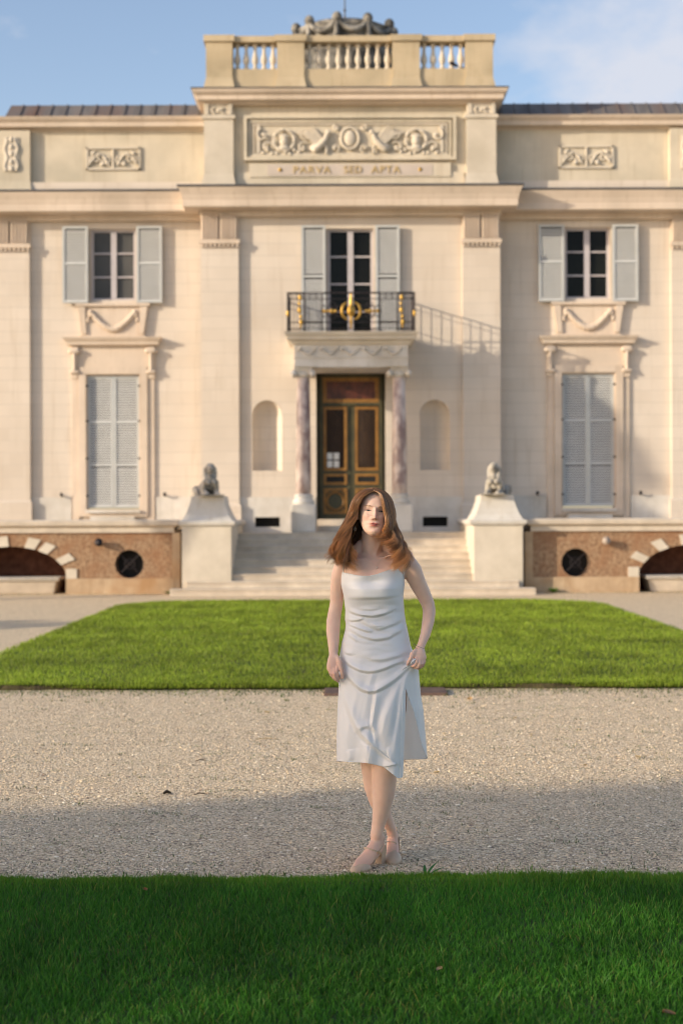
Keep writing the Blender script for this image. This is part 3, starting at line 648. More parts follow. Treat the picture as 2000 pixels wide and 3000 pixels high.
# ------------------------------------------------------------------ terrace, arches, steps, pedestals
TY = 28.95
for s, side in ((-1, 'left'), (1, 'right')):
    T = thing('terrace_wall', (X(s*5.5), TY, 0), 'terrace wall of red rubble stone with round grilled opening, on the %s of the steps' % side, 'terrace wall')
    cxo = X(s*4.535); ax = X(s*6.95)
    a, b = sorted((X(s*3.62), X(s*9.2)))
    m = MB().wall(a, b, .32, 1.25, TY, [(cxo-.29, cxo+.29, .32, .90, 'round'), (ax-1.13, ax+1.13, .32, .975, 'flat_arch', .64)], .4)
    obj('rubble_panel', m, M['rubble'], T)
    m = MB()
    segs = sorted([(X(s*3.62), ax-s*1.13), (ax+s*1.13, X(s*9.2))])
    for (p, q) in segs:
        p, q = sorted((p, q)); m.box(p, q, TY-.04, TY+.4, 0, .32)
    p, q = sorted((X(s*3.50), X(s*3.66))); m.box(p, q, TY-.03, TY+.3, 0, 1.25)
    obj('stone_base', m, M['basestone'], T)
    m = MB().box(a, b, TY-.05, TY+.35, 1.252, 1.36)
    m.cornice([(0,1.36),(.03,1.37),(.08,1.40),(.09,1.48),(.06,1.505),(0,1.51)], a, b, TY-.05, TY+.5)
    obj('coping', m, M['step'], T)
    m = MB()
    for t, tw in ((2.62,.10),(2.15,.10),(1.70,.10),(1.22,.10),(.95,.10),(.52,.10)):
        r0, r1 = 1.0, 1.22 if t not in (1.70,) else 1.3
        f = lambda tt, k_: (ax + (1.13*k_)*math.cos(tt), .335+.64*k_*math.sin(tt) + (k_-1)*.12)
        kk = 1.22 if t != .95 else 1.2
        m.poly_y([f(t-tw, 1.0), f(t+tw, 1.0), f(t+tw*.9, kk+.06), f(t-tw*.9, kk+.06)], TY-.025, TY+.05)
    for q in (-1, 1):
        xq = ax+q*1.13; p_, q_ = sorted((xq, xq+q*.22)); m.box(p_, q_, TY-.028, TY+.05, .30, .52)
    objs('voussoir', m, M['stone'], T)
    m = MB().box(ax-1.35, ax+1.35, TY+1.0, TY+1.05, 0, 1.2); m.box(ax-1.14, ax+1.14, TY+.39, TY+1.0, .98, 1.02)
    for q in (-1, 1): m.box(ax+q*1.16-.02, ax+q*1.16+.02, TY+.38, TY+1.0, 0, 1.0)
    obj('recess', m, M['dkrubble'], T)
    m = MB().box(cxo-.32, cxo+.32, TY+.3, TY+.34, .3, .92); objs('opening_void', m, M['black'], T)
    m = MB().tube([(cxo+.285*math.cos(t), TY+.03, .61+.285*math.sin(t)) for t in [2*math.pi*k/32 for k in range(33)]], .012, 6)
    for a_ in (.78, 2.36): m.tube([(cxo-.28*math.cos(a_), TY+.05, .61-.28*math.sin(a_)), (cxo+.28*math.cos(a_), TY+.05, .61+.28*math.sin(a_))], .012, 6)
    m.tube([(cxo+.10*math.cos(t), TY+.05, .61+.10*math.sin(t)) for t in [2*math.pi*k/16 for k in range(17)]], .008, 6)
    obj('round_grille', m, M['iron'], T)
    m = MB().box(a, b, TY+.3, YW+.1, 1.30, 1.40); obj('terrace_floor', m, M['step'], T)
    # carved basin inside the arch
    Bn = thing('stone_basin', (ax, TY+.45, 0), 'long pale stone basin inside the vaulted recess at the far %s' % side, 'basin')
    m = MB(); m.frust((ax-.85, ax+.85, TY+.15, TY+.75), (ax-.92, ax+.92, TY+.08, TY+.8), 0, .27); obj('trough', m, M['step'], Bn, bevel=.02)
    m = MB().box(ax-.98, ax+.98, TY+.03, TY+.86, .27, .34); obj('rim', m, M['wstone'], Bn, bevel=.02)
    # projector lamp on the wall
    xl = X(s*5.13)
    Lp = thing('wall_floodlight', (xl, TY, 1.05), 'small dark floodlight fixed on the rubble wall %s of the steps' % side, 'floodlight')
    m = MB().box(xl-.02, xl+.02, TY-.06, TY-.001, 1.0, 1.04); obj('bracket', m, M['iron'], Lp)
    m = MB().tube([(xl, TY-.06, 1.03), (xl, TY-.18, 1.06)], [.06,.085], 12, round_ends=False); obj('lamp_head', m, M['iron'] if s < 0 else pmat('pale_lamp_paint', (.42,.34,.28), rough=.5), Lp)

LANDZ = 1.22; rise = LANDZ/9
S = thing('stone_staircase', (X(0), 28.9, 0), 'broad pale stone staircase rising between the two sphinx pedestals to the door', 'staircase')
y = 28.15
pbx = [(2.84, 3.50)]
for k in range(9):
    z1 = rise*(k+1)
    if k < 4:
        hw = 3.62 - k*.30; y1 = 28.15+.29*k
        m = MB().box(X(-hw), X(hw), y1, 32.0 if k == 3 else y1+.30, rise*k if k else -.05, z1)
    else:
        y1 = 29.31+.29*(k-4)
        hw = 2.48; m = MB().box(X(-hw), X(hw), y1, y1+.30, rise*k, z1)
    m.box(X(-hw)-.0, X(hw)+.0, y1-.02, y1, z1-.035, z1-.002)
    obj('step', m, M['step'], S, bevel=.006)
m = MB().box(X(-2.50), X(2.50), 29.31+.29*5, YF+.5, .9, LANDZ-.003)
obj('landing', m, M['step'], S)
m = MB().box(X(-.76), X(.76), 31.45, YF+.4, 1.22, 1.36); m.box(X(-.76), X(.76), 31.78, YF+.4, 1.361, 1.50); obj('threshold', m, M['step'], S)
# side cheek walls joining the pedestals to the palace
for s in (-1, 1):
    side = 'left' if s < 0 else 'right'
    cx = X(s*2.93)
    Pd = thing('statue_pedestal', (cx, 29.0, 0), 'tall pale stone pedestal with flared top beside the %s end of the steps' % side, 'pedestal')
    m = MB().box(cx-.50, cx+.50, 28.62, 31.9, 0, 1.36); obj('pedestal_body', m, M['stone'], Pd, bevel=.012)
    m = MB().cornice([(0,1.36),(.02,1.38),(.06,1.41),(.07,1.47),(.04,1.49),(0,1.495)], cx-.50, cx+.50, 28.62, 31.9); obj('moulding', m, M['wstone'], Pd)
    rs = []
    for (h, z) in ((.50,1.495),(.49,1.52),(.44,1.60),(.39,1.72),(.345,1.86),(.33,1.97),(.33,1.99)):
        rs.append([(cx-h, 28.64+(.50-h), z), (cx+h, 28.64+(.50-h), z), (cx+h, 30.1-(.5-h), z), (cx-h, 30.1-(.5-h), z)])
    m = MB().rings(rs, smooth=False); obj('flared_cap', m, M['wstone'], Pd)
    # sphinx
    K = MB(); z0 = 1.99; yy = 28.92; t = -s
    tw = .10*t
    K.tube([(cx, yy+.95, z0+.14), (cx, yy+.65, z0+.17), (cx, yy+.3, z0+.18), (cx, yy+.06, z0+.24), (cx, yy, z0+.36)], [(.12,.13),(.15,.15),(.13,.15),(.125,.13),(.09,.09)], 16)
    K.tube([(cx, yy+.02, z0+.34), (cx, yy-.01, z0+.50)], [.07,.055], 12)
    K.blob((cx, yy-.03, z0+.55), (.068,.08,.095), 16, 12)
    K.blob((cx, yy+.02, z0+.575), (.10,.085,.095), 16, 12)
    for q in (-1, 1):
        K.tube([(cx+q*.085, yy+.02, z0+.55), (cx+q*.10, yy+.01, z0+.43), (cx+q*.085, yy-.05, z0+.33)], [.05,.045,.03], 10)
        K.tube([(cx+q*.12, yy+.15, z0+.13), (cx+q*.12, yy-.02, z0+.06), (cx+q*.11, yy-.26, z0+.045)], [.07,.055,.045], 10)
        K.tube([(cx+q*.16, yy+.85, z0+.12), (cx+q*.19, yy+.6, z0+.12), (cx+q*.18, yy+.45, z0+.05)], [.11,.09,.05], 10)
        K.blob((cx+q*.06, yy-.10, z0+.27), (.05,.045,.05))
        K.tube([(cx+q*.11, yy-.02, z0+.28), (cx+q*.13, yy+.08, z0+.08)], [.06,.07], 8)
    K.blob((cx, yy-.11, z0+.545), (.014,.02,.025), 8, 6)
    K.tube([(cx-.15, yy+.9, z0+.1), (cx-.22, yy+.7, z0+.04), (cx-.2, yy+.5, z0+.04)], .025, 8)
    K.box(cx-.24, cx+.24, yy-.32, yy+1.02, z0+.002, z0+.03)
    R = Matrix.Translation((cx, yy+.2, 0)) @ Matrix.Rotation(math.radians(-14*s), 4, 'Z') @ Matrix.Translation((-cx, -yy-.2, 0))
    K.v = [tuple(R @ Vector(v)) for v in K.v]
    sp = obj('sphinx_statue', K, M['statue'])
    md = sp.modifiers.new('r', 'REMESH'); md.mode = 'VOXEL'; md.voxel_size = .010; md.use_smooth_shade = True
    tag(sp, 'weathered grey sphinx statue resting on the %s pedestal' % side, 'statue')
# ------------------------------------------------------------------ ground
LX0, LX1, LY0, LY1 = -3.86, 4.50, 13.05, 25.9      # far lawn
EDGE = 6.17                                         # near lawn border
def gmat():
    m, nt, b = new_mat('pale_gravel')
    tc = N(nt, 'ShaderNodeTexCoord')
    v = N(nt, 'ShaderNodeTexVoronoi', Scale=85.0); L(nt, tc.outputs['Object'], v.inputs['Vector'])
    v2 = N(nt, 'ShaderNodeTexVoronoi', Scale=38.0); L(nt, tc.outputs['Object'], v2.inputs['Vector'])
    n = N(nt, 'ShaderNodeTexNoise', Scale=1.1, Detail=6.0, Roughness=.6); L(nt, tc.outputs['Object'], n.inputs['Vector'])
    cr = N(nt, 'ShaderNodeValToRGB'); e = cr.color_ramp.elements
    e[0].position = .0; e[0].color = rgb((.30,.22,.14)); e[1].position = 1; e[1].color = rgb((.90,.75,.53))
    x = cr.color_ramp.elements.new(.35); x.color = rgb((.62,.47,.31)); x = cr.color_ramp.elements.new(.7); x.color = rgb((.80,.63,.42))
    sp = N(nt, 'ShaderNodeSeparateColor'); L(nt, v.outputs['Color'], sp.inputs[0]); L(nt, sp.outputs[0], cr.inputs[0])
    r = N(nt, 'ShaderNodeMapRange'); r.inputs['From Min'].default_value = .42; r.inputs['From Max'].default_value = .72
    r.inputs['To Max'].default_value = .55
    L(nt, n.outputs['Fac'], r.inputs['Value'])
    mx = N(nt, 'ShaderNodeMix', data_type='RGBA'); L(nt, r.outputs[0], mx.inputs[0]); L(nt, cr.outputs[0], mx.inputs[6]); mx.inputs[7].default_value = rgb((.68,.54,.36))
    n4 = N(nt, 'ShaderNodeTexNoise', Scale=6.0, Detail=6.0, Roughness=.7); L(nt, tc.outputs['Object'], n4.inputs['Vector'])
    r4 = N(nt, 'ShaderNodeMapRange'); r4.inputs['From Min'].default_value = .56; r4.inputs['From Max'].default_value = .68; r4.inputs['To Max'].default_value = .55
    L(nt, n4.outputs['Fac'], r4.inputs['Value'])
    mx2 = N(nt, 'ShaderNodeMix', data_type='RGBA'); L(nt, r4.outputs[0], mx2.inputs[0]); L(nt, mx.outputs[2], mx2.inputs[6]); mx2.inputs[7].default_value = rgb((.30,.27,.13))
    L(nt, mx2.outputs[2], b.inputs['Base Color']); b.inputs['Roughness'].default_value = .9; b.inputs['Specular IOR Level'].default_value = .2
    ad = N(nt, 'ShaderNodeMath', operation='MULTIPLY_ADD'); ad.inputs[1].default_value = 1.2; L(nt, v2.outputs['Distance'], ad.inputs[0]); L(nt, v.outputs['Distance'], ad.inputs[2])
    bp = N(nt, 'ShaderNodeBump', Strength=.55, Distance=.007); bp.invert = True; L(nt, ad.outputs[0], bp.inputs['Height']); L(nt, bp.outputs[0], b.inputs['Normal'])
    return m
G = gmat()
# one big sheet, finer near the view
xs = [-900,-300,-100,-40,-20] + [-12+k*.75 for k in range(33)] + [20,40,100,300,900]
ys = [-900,-300,-100,-40,-12] + [-6+k*.75 for k in range(52)] + [40,60,100,300,900]
gv = [(x, y, 0.0) for y in ys for x in xs]; nx = len(xs)
gf = [(j*nx+i, j*nx+i+1, (j+1)*nx+i+1, (j+1)*nx+i) for j in range(len(ys)-1) for i in range(nx-1)]
tag(obj('ground', MB().add(gv, gf), G), 'pale beige gravel forecourt between the two lawns', None, kind='structure')
M['soil'] = pmat('turf_soil', (.055,.10,.02), (.03,.055,.012), rough=.95, scale=9, bump=.8, bscale=60, bdist=.03, c3=(.09,.085,.03), s3=2)
M['cutedge'] = pmat('cut_turf_edge', (.10,.085,.035), (.045,.035,.02), rough=.95, scale=12, bump=.8, bscale=50, bdist=.03)
def rrect(x0, x1, y0, y1, rn, rf, z, inset=0, wob=0):
    pts = []
    for (cx, cy, r, a0) in ((x1-rn, y0+rn, rn, -math.pi/2), (x1-rf, y1-rf, rf, 0), (x0+rf, y1-rf, rf, math.pi/2), (x0+rn, y0+rn, rn, math.pi)):
        for k in range(9):
            a = a0 + math.pi/2*k/8; pts.append((cx+(r-inset)*math.cos(a), cy+(r-inset)*math.sin(a), z))
    return pts
def far_wob(x): return .05*math.sin(x*1.3)+.03*math.sin(x*3.7+1)
m = MB()
a_ = rrect(LX0, LX1, LY0, LY1, .5, 1.6, 0); b_ = rrect(LX0, LX1, LY0, LY1, .5, 1.6, .045, .03)
n_ = len(a_); m.add(a_+b_, [(i, (i+1) % n_, (i+1) % n_+n_, i+n_) for i in range(n_)] + [tuple(range(n_, 2*n_))])
tag(obj('lawn', m, M['soil']), 'raised turf bed of the far rectangular lawn', None, kind='structure')
bd = MB(); bx_ = [LX0+.4+k*.1 for k in range(76)]; bd.add([(x, LY0-.012+.012*math.sin(x*9)+.008*math.sin(x*23), .0) for x in bx_] + [(x, LY0-.006+.012*math.sin(x*9+.5)+.008*math.sin(x*19), .05) for x in bx_], [(i, i+1, i+1+76, i+76) for i in range(75)])
tag(obj('lawn_border', bd, M['cutedge']), 'cut brown earth border of the far lawn', None, kind='structure')
def near_edge(x): return EDGE + .03*np.sin(x*2.1+.5) + .018*np.sin(x*6.3) + .012*np.sin(x*17+1) + .010*np.sin(x*31) - .02*np.cos(x*.9)
m = MB(); xsn = [-9+k*.25 for k in range(73)]
vs = [(x, -8.0, .03) for x in xsn] + [(x, float(near_edge(x))-.05, .03) for x in xsn] + [(x, float(near_edge(x)), 0.0) for x in xsn]; q = len(xsn)
m.add(vs, [(i, i+1, i+1+q, i+q) for i in range(q-1)] + [(i+q, i+1+q, i+1+2*q, i+2*q) for i in range(q-1)])
tag(obj('lawn', m, M['soil']), 'turf bed of the shaded near lawn', None, kind='structure')

def blades(name, P, h, wdt, colA, colB, lean, label, mat, segs=2, parent=None):
    """P (n,3) roots; h heights; one tapered bent ribbon per blade"""
    n = len(P); az = rng.uniform(0, 2*np.pi, n); la = rng.uniform(0, 2*np.pi, n); lm = rng.uniform(.15, 1, n)*lean
    side = np.stack([np.cos(az), np.sin(az), np.zeros(n)], 1); ld = np.stack([np.cos(la), np.sin(la), np.zeros(n)], 1)
    rows = []
    for k in range(segs+1):
        t = k/segs; c = P + ld*(lm*h)[:, None]*(t**1.8) + np.stack([np.zeros(n), np.zeros(n), h*t*(1-.25*lm*t)], 1)
        wv = wdt*(1-t)**.7 if k else wdt
        if k < segs: rows += [c - side*(wv/2)[:, None] if isinstance(wv, np.ndarray) else c - side*wv/2, c + side*(wv/2)[:, None] if isinstance(wv, np.ndarray) else c + side*wv/2]
        else: rows += [c]
    V = np.stack(rows, 1); per = V.shape[1]; V = V.reshape(-1, 3); base = (np.arange(n)*per)[:, None]
    F = []
    for k in range(segs-1): F += [base+[[2*k, 2*k+1, 2*k+3]], base+[[2*k, 2*k+3, 2*k+2]]]
    F.append(base+[[2*segs-2, 2*segs-1, 2*segs]]); F = np.concatenate(F)
    mixv = rng.uniform(0, 1, n)[:, None]; col = np.array(colA)*(1-mixv) + np.array(colB)*mixv
    nz = np.array([pnoise(Vector((p[0]*.9, p[1]*.9, 0))) for p in P]) if n < 400000 else np.zeros(n)
    n2 = np.array([pnoise(Vector((p[0]*4, p[1]*2, 5))) for p in P])
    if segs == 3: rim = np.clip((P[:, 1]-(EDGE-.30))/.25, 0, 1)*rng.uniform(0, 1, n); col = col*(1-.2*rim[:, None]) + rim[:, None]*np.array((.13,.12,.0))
    col = col*(1+.35*nz[:, None]+.35*n2[:, None]); 
    dry = rng.uniform(0, 1, n) < .05 + .09*np.clip(n2, 0, 1); col[dry] = col[dry]*.4 + np.array((.22,.19,.05))
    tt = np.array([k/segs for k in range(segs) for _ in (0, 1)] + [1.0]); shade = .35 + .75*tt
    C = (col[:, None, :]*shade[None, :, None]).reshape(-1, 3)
    o = np_mesh(name, V, F, mat, col=np.clip(C, 0.001, 1), parent=parent, smooth=True)
    if label: o['label'] = label; o['kind'] = 'stuff'
    return o
GM = vmat('grass_blade', rough=.5, spec=.25, trans=.35)
# near lawn
def near_pts(n, x0, x1, y0):
    x = rng.uniform(x0, x1, n); ye = near_edge(x); y = ye + .03 - (ye - y0)*rng.uniform(0, 1, n)
    return np.stack([x, y, np.full(n, .02)], 1)
P1 = near_pts(120000, -1.75, 1.75, 4.2); P2 = near_pts(60000, -4.5, 4.5, 1.5); Pp = np.concatenate([P1, P2])
Pe = near_pts(9000, -1.8, 1.8, 6.06)
Pp = np.concatenate([Pp, Pe])
n_ = len(Pp); hb = rng.uniform(.028, .055, n_)*(1-.35*(Pp[:, 1] > EDGE-.1))*(1+.35*np.array([pnoise(Vector((p[0]*2.2, p[1]*2.2, 3))) for p in Pp]))
long_ = rng.uniform(0, 1, n_) < .02; hb[long_] *= 1.6
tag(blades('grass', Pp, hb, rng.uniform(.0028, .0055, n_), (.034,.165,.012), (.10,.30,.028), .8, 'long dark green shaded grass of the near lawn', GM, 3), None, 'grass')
# far lawn
def inr(x, y, x0, x1, y0, y1, rf):
    ok = (x > x0) & (x < x1) & (y > y0) & (y < y1)
    for cx, sx in ((x0+rf, -1), (x1-rf, 1)):
        c = ((x-cx)*sx > 0) & (y > y1-rf); ok &= ~(c & (((x-cx)**2+(y-(y1-rf))**2) > rf*rf))
    return ok
u = rng.uniform(0, 1, 200000)
x = rng.uniform(LX0-.02, LX1+.02, len(u)); y = LY0-.03 + (LY1-LY0)*(u**1.35)
k = inr(x, y, LX0-.02, LX1+.02, LY0-.04+.04*np.sin(x*1.3), LY1, 1.6)
Pf = np.stack([x[k], y[k], np.full(k.sum(), .04)], 1)
xe = rng.uniform(LX0, LX1, 9000); Pe = np.stack([xe, LY0 - .05 + .04*np.sin(xe*1.3)+.03*np.sin(xe*4.1) + rng.uniform(0, .09, len(xe)), np.full(len(xe), .02)], 1)
Pf = np.concatenate([Pf, Pe]); n_ = len(Pf)
hf = rng.uniform(.028, .055, n_)*(1+.3*np.array([pnoise(Vector((p[0]*1.5, p[1]*1.5, 9))) for p in Pf]))
wf = rng.uniform(.006, .011, n_)*np.clip((Pf[:, 1]-8)/8, .8, 1.8)
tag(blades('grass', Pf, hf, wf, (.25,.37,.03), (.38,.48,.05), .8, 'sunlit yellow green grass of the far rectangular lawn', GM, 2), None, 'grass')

# gravel pebbles near the viewer, one loose mass
def pebbles(n):
    u = rng.uniform(0, 1, n); y = 6.12 + 7.2*u**1.7; hx = .9 + y*.25; x = rng.uniform(-1, 1, n)*hx
    s = rng.uniform(.0024, .0062, n)*(1+.9*(rng.uniform(0,1,n) < .08))
    base = np.array([(1,0,0),(0,1,0),(-1,0,0),(0,-1,0),(0,0,.7),(.5,.5,.35)], float)
    oc = np.array([(1,0,-.1),(.3,.95,0),(-.8,.6,-.1),(-.8,-.6,0),(.3,-.95,-.1),(0,0,.75)]); fo = np.array([(0,1,5),(1,2,5),(2,3,5),(3,4,5),(4,0,5)])
    a = rng.uniform(0, 2*np.pi, n); c, s_ = np.cos(a), np.sin(a); st = rng.uniform(.7, 1.3, (n, 3)); st[:, 2] *= .62
    Vv = oc[None]*st[:, None, :]*s[:, None, None]
    Vr = np.stack([Vv[..., 0]*c[:, None]-Vv[..., 1]*s_[:, None], Vv[..., 0]*s_[:, None]+Vv[..., 1]*c[:, None], Vv[..., 2]], 2)
    Vr += rng.normal(0, 1, Vr.shape)*(s*.12)[:, None, None]
    Vr += np.stack([x, y, np.full(n, .001)], 1)[:, None, :]
    F = (fo[None] + (np.arange(n)*6)[:, None, None]).reshape(-1, 3)
    pal_ = np.array([(.86,.70,.48),(.74,.57,.37),(.56,.42,.28),(.92,.80,.62),(.26,.19,.14),(.80,.62,.40),(.74,.58,.38),(.42,.32,.22)])
    ci = pal_[rng.integers(0, len(pal_), n)]*rng.uniform(.75, 1.15, n)[:, None]
    return Vr.reshape(-1, 3), F, np.repeat(ci, 6, 0)
Vp, Fp, Cp = pebbles(170000)
o = np_mesh('gravel', Vp, Fp, vmat('gravel_stone', rough=.85, spec=.3), col=Cp); tag(o, 'loose pale pebbles strewn over the forecourt', 'gravel', kind='stuff')

# sparse weeds growing through the gravel
nt_ = 420; tx = rng.uniform(-2.6, 2.9, nt_); ty = 6.45 + 6.2*rng.uniform(0, 1, nt_)**1.3
kk = []
for a, b in zip(tx, ty):
    w_ = .5 + .5*pnoise(Vector((a*.8, b*.8, 2)))
    c_ = int(4 + 16*rng.uniform()*w_); r_ = .012 + .03*rng.uniform()
    kk += [(a + rng.normal()*r_*1.6, b + rng.normal()*r_, 0) for _ in range(c_)]
# greener fringe along the far lawn and palace base
for _ in range(2600): kk.append((rng.uniform(-3.9, 4.4), 12.98 - abs(rng.normal())*.22, 0))
for _ in range(1500): kk.append((rng.uniform(-9, 9), 28.0 + .8*rng.uniform() if abs(kk[0][0]) > 9 else 28.85-abs(rng.normal())*.12, 0))
for _ in range(1600): kk.append((rng.uniform(-2, 2), 6.21 + abs(rng.normal())*.10, 0))
kk = np.array(kk); kk = kk[~((np.abs(kk[:, 0]-XC) < 3.9) & (kk[:, 1] > 27))]
n_ = len(kk); sc_ = np.where(kk[:, 1] > 12, 1.6, 1.0)
tag(blades('weeds', kk, rng.uniform(.008, .022, n_)*sc_, rng.uniform(.003, .006, n_)*sc_, (.07,.15,.02), (.13,.19,.04), 1.0, 'thin scattered green weeds coming up through the gravel', GM, 2), None, 'weeds')

# ------------------------------------------------------------------ small things on the ground
def slab():
    m = MB(); z = .025
    x0, x1 = xx(946, 12.75), xx(1308, 12.75)
    m.frust((x0, x1, 12.55, 12.98), (x0+.01, x1-.012, 12.565, 12.965), 0, z)
    o = obj('ground_slab', m, pmat('rusty_brown_slab', (.17,.105,.075), (.09,.055,.045), rough=.85, scale=9, bump=.5, bscale=60), bevel=.004)
    tag(o, 'flat rusty brown slab lying in the gravel behind the woman', 'slab')
slab()
LM = vmat('broad_leaf', rough=.45, spec=.4, trans=.25)
def leaf_plant(name, x, y, leaves, label, cat, c=(.035,.13,.03), group=None):
    V, F, C = [], [], []
    for (az, ln, wd, tilt) in leaves:
        o_ = len(V); n = 7
        d = Vector((math.cos(az), math.sin(az), 0)); sd = Vector((-math.sin(az), math.cos(az), 0))
        for k in range(n):
            t = k/(n-1); h = ln*math.sin(tilt)*t*(1-.25*t); r = ln*math.cos(tilt)*t*(1+.2*t); w_ = wd*math.sin(math.pi*min(1, .12+.88*t))**.8
            for q in (-1, 0, 1): p = d*r + sd*(w_*q) + Vector((0, 0, h + .25*abs(q)*w_)); V.append((x+p.x, y+p.y, .01+p.z)); C.append(tuple(v*(1.15 if q == 0 else .9) for v in c))
            if k:
                for q in (0, 1): F.append((o_+3*k-3+q, o_+3*k-2+q, o_+3*k+1+q, o_+3*k+q))
    o = np_mesh(name, V, F, LM, col=np.array(C), smooth=True); tag(o, label, cat, group); return o
leaf_plant('plantain_weed', .36, 6.22, [(1.7,.075,.008,1.35),(.6,.10,.008,.95),(.2,.10,.009,.65)], 'broad leaved green weed at the lawn edge right of the shoes', 'weed')
leaf_plant('wall_weed', xx(1620, 28.75), 28.80, [(a, .16+.05*math.sin(a*7), .035, .5+.5*math.sin(a*3)**2) for a in [k*.45 for k in range(14)]], 'small bright green weed at the foot of the right terrace wall', 'weed', (.10,.22,.03))
leaf_plant('wall_weed', xx(492, 28.6), 28.72, [(a, .12+.04*math.sin(a*5), .03, .3+.4*math.sin(a*3)**2) for a in [k*.5 for k in range(12)]], 'low yellow green weed at the foot of the left terrace wall', 'weed', (.13,.22,.03))
def dry_leaf(px, py, sz, label, c, group=None, z=.006, name='fallen_leaf'):
    Y = (CAMH-z)*FPX/(py-HZ); x0 = xx(px, Y); a = rng.uniform(0, 6.28)
    V = []; F = []
    for k in range(5):
        t = k/4; w_ = sz*.38*math.sin(math.pi*(.08+.86*t))
        for q in (-1, 0, 1):
            u_, v_ = (t-.5)*sz, q*w_; V.append((x0+u_*math.cos(a)-v_*math.sin(a), Y+u_*math.sin(a)+v_*math.cos(a), z+abs(q)*sz*.22*(.6+.4*t)+.1*sz*t))
        if k:
            for q in (0, 1): F.append((3*k-3+q, 3*k-2+q, 3*k+1+q, 3*k+q))
    o = np_mesh(name, V, F, LM, col=np.tile(np.array(c), (len(V), 1)), smooth=True); tag(o, label, 'leaf', group); return o
dry_leaf(1282, 2842, .028, 'pale tan dead leaf caught in the near lawn right of centre', (.42,.27,.13), z=.055)
dry_leaf(1953, 2975, .04, 'curled brown dead leaf in the near lawn at the bottom right corner', (.25,.14,.06), z=.055)
dry_leaf(422, 2606, .028, 'rust red dead leaf in the near lawn on the left', (.30,.09,.03), z=.05)
dry_leaf(1373, 2051, .06, 'small orange leaf on the sunlit gravel right of the slab', (.70,.40,.12))
for (px, py) in ((1505, 2106), (1300, 2152), (1553, 2155), (1710, 2245), (780, 2087), (1275, 2265), (1865, 2222)):
    dry_leaf(px, py, .04, 'small yellowish dry leaf lying on the gravel', (.58,.42,.20), 'dry leaves scattered on the gravel')
for (px, py, s) in ((1834, 2012, .085), (1928, 2012, .075)):
    Y = 1.6*FPX/(py-HZ); m = MB().blob((xx(px, Y), Y, .02), (s*.7, s*.5, .03), 9, 7); 
    tag(obj('white_stone', m, M['wstone']), 'whitish stone at the near border of the far lawn, %s of two' % ('left' if px < 1900 else 'right'), 'stone')
for (px, py, ln, lab) in ((586, 2231, .07, 'short dark stick on the sunlit gravel left of the woman'), (487, 2325, .035, 'dark clod at the shadow border on the left'), (780, 2168, .16, 'thin pale twig lying flat on the sunlit gravel'), (585, 2330, .07, 'dark curved twig just inside the shadow')):
    Y = 1.6*FPX/(py-HZ); x0 = xx(px, Y); a = .3 if 'dark' in lab else .05
    m = MB().tube([(x0-ln/2, Y-.02*a, .008), (x0-ln*.1, Y+.01, .014), (x0+ln/2, Y+.03*a, .008)], [.002,.004 if 'dark' in lab else .003,.0015] if 'clod' not in lab else [.007,.010,.006], 7)
    tag(obj('clod' if 'clod' in lab else 'twig', m, pmat('dark_twig', (.05,.035,.02), rough=.9) if 'dark' in lab else pmat('pale_twig', (.36,.27,.15), rough=.9)), lab, 'clod' if 'clod' in lab else 'twig')

# ------------------------------------------------------------------ trees: outside the frame, they cast the shade of the foreground
SUN_AZ, SUN_EL = math.radians(66), math.radians(16)
SD = Vector((-math.sin(SUN_AZ)*math.cos(SUN_EL), -math.cos(SUN_AZ)*math.cos(SUN_EL), math.sin(SUN_EL)))   # towards the sun
BARK = pmat('tree_bark', (.13,.10,.07), (.06,.045,.035), rough=.95, scale=8, bump=.6, bscale=20, stretch=(1,1,.3))
TM = vmat('tree_leaf', rough=.5, spec=.3, trans=.3)
def tree(x, y, h, cw, cd, c0, n, label, group, leaf=.16, box=True, seed=0):
    T = thing('tree', (x, y, 0), label, 'tree', group); r = np.random.default_rng(seed)
    m = MB().tube([(x, y, -.1), (x+.1, y, c0*.5), (x, y+.1, c0), (x, y, c0+(h-c0)*.7)], [.24,.19,.16,.05], 10)
    for k in range(7):
        a = k*2.4; z = c0*.8 + (h-c0)*.5*k/7; m.tube([(x, y, z), (x+cw*.25*math.cos(a), y+cd*.25*math.sin(a), z+.8), (x+cw*.42*math.cos(a), y+cd*.42*math.sin(a), z+1.3)], [.09,.06,.02], 7)
    obj('trunk', m, BARK, T)
    P = []
    while len(P) < n:
        p = r.uniform(-1, 1, 3)
        if not box and (p**2).sum() > 1: continue
        if pnoise(Vector((p[0]*2.2+x, p[1]*2.2, p[2]*3))) < (-.38 if box else -.12): continue
        if box: p = np.sign(p)*np.abs(p)**.8
        q = (x+p[0]*cw/2, y+p[1]*cd/2, c0+(p[2]+1)/2*(h-c0)); P.append(q)
    P = np.array(P); V = []; 
    U = r.normal(size=(n, 3)); U /= np.linalg.norm(U, axis=1)[:, None]; W = r.normal(size=(n, 3)); W -= U*(U*W).sum(1)[:, None]; W /= np.linalg.norm(W, axis=1)[:, None]
    s = leaf*r.uniform(.6, 1.2, n)[:, None]
    V = np.stack([P-U*s, P+W*s*.6, P+U*s, P-W*s*.6], 1).reshape(-1, 3); F = np.arange(n*4).reshape(-1, 4)
    c = np.array((.05,.10,.025))*r.uniform(.6, 1.5, n)[:, None]
    np_mesh('crown', V, F, TM, T, col=np.repeat(c, 4, 0), org=(x, y, 0))
RY = -8.0
kx = (1/math.tan(math.pi/2-SUN_AZ))                # x shift per metre of y towards the sun
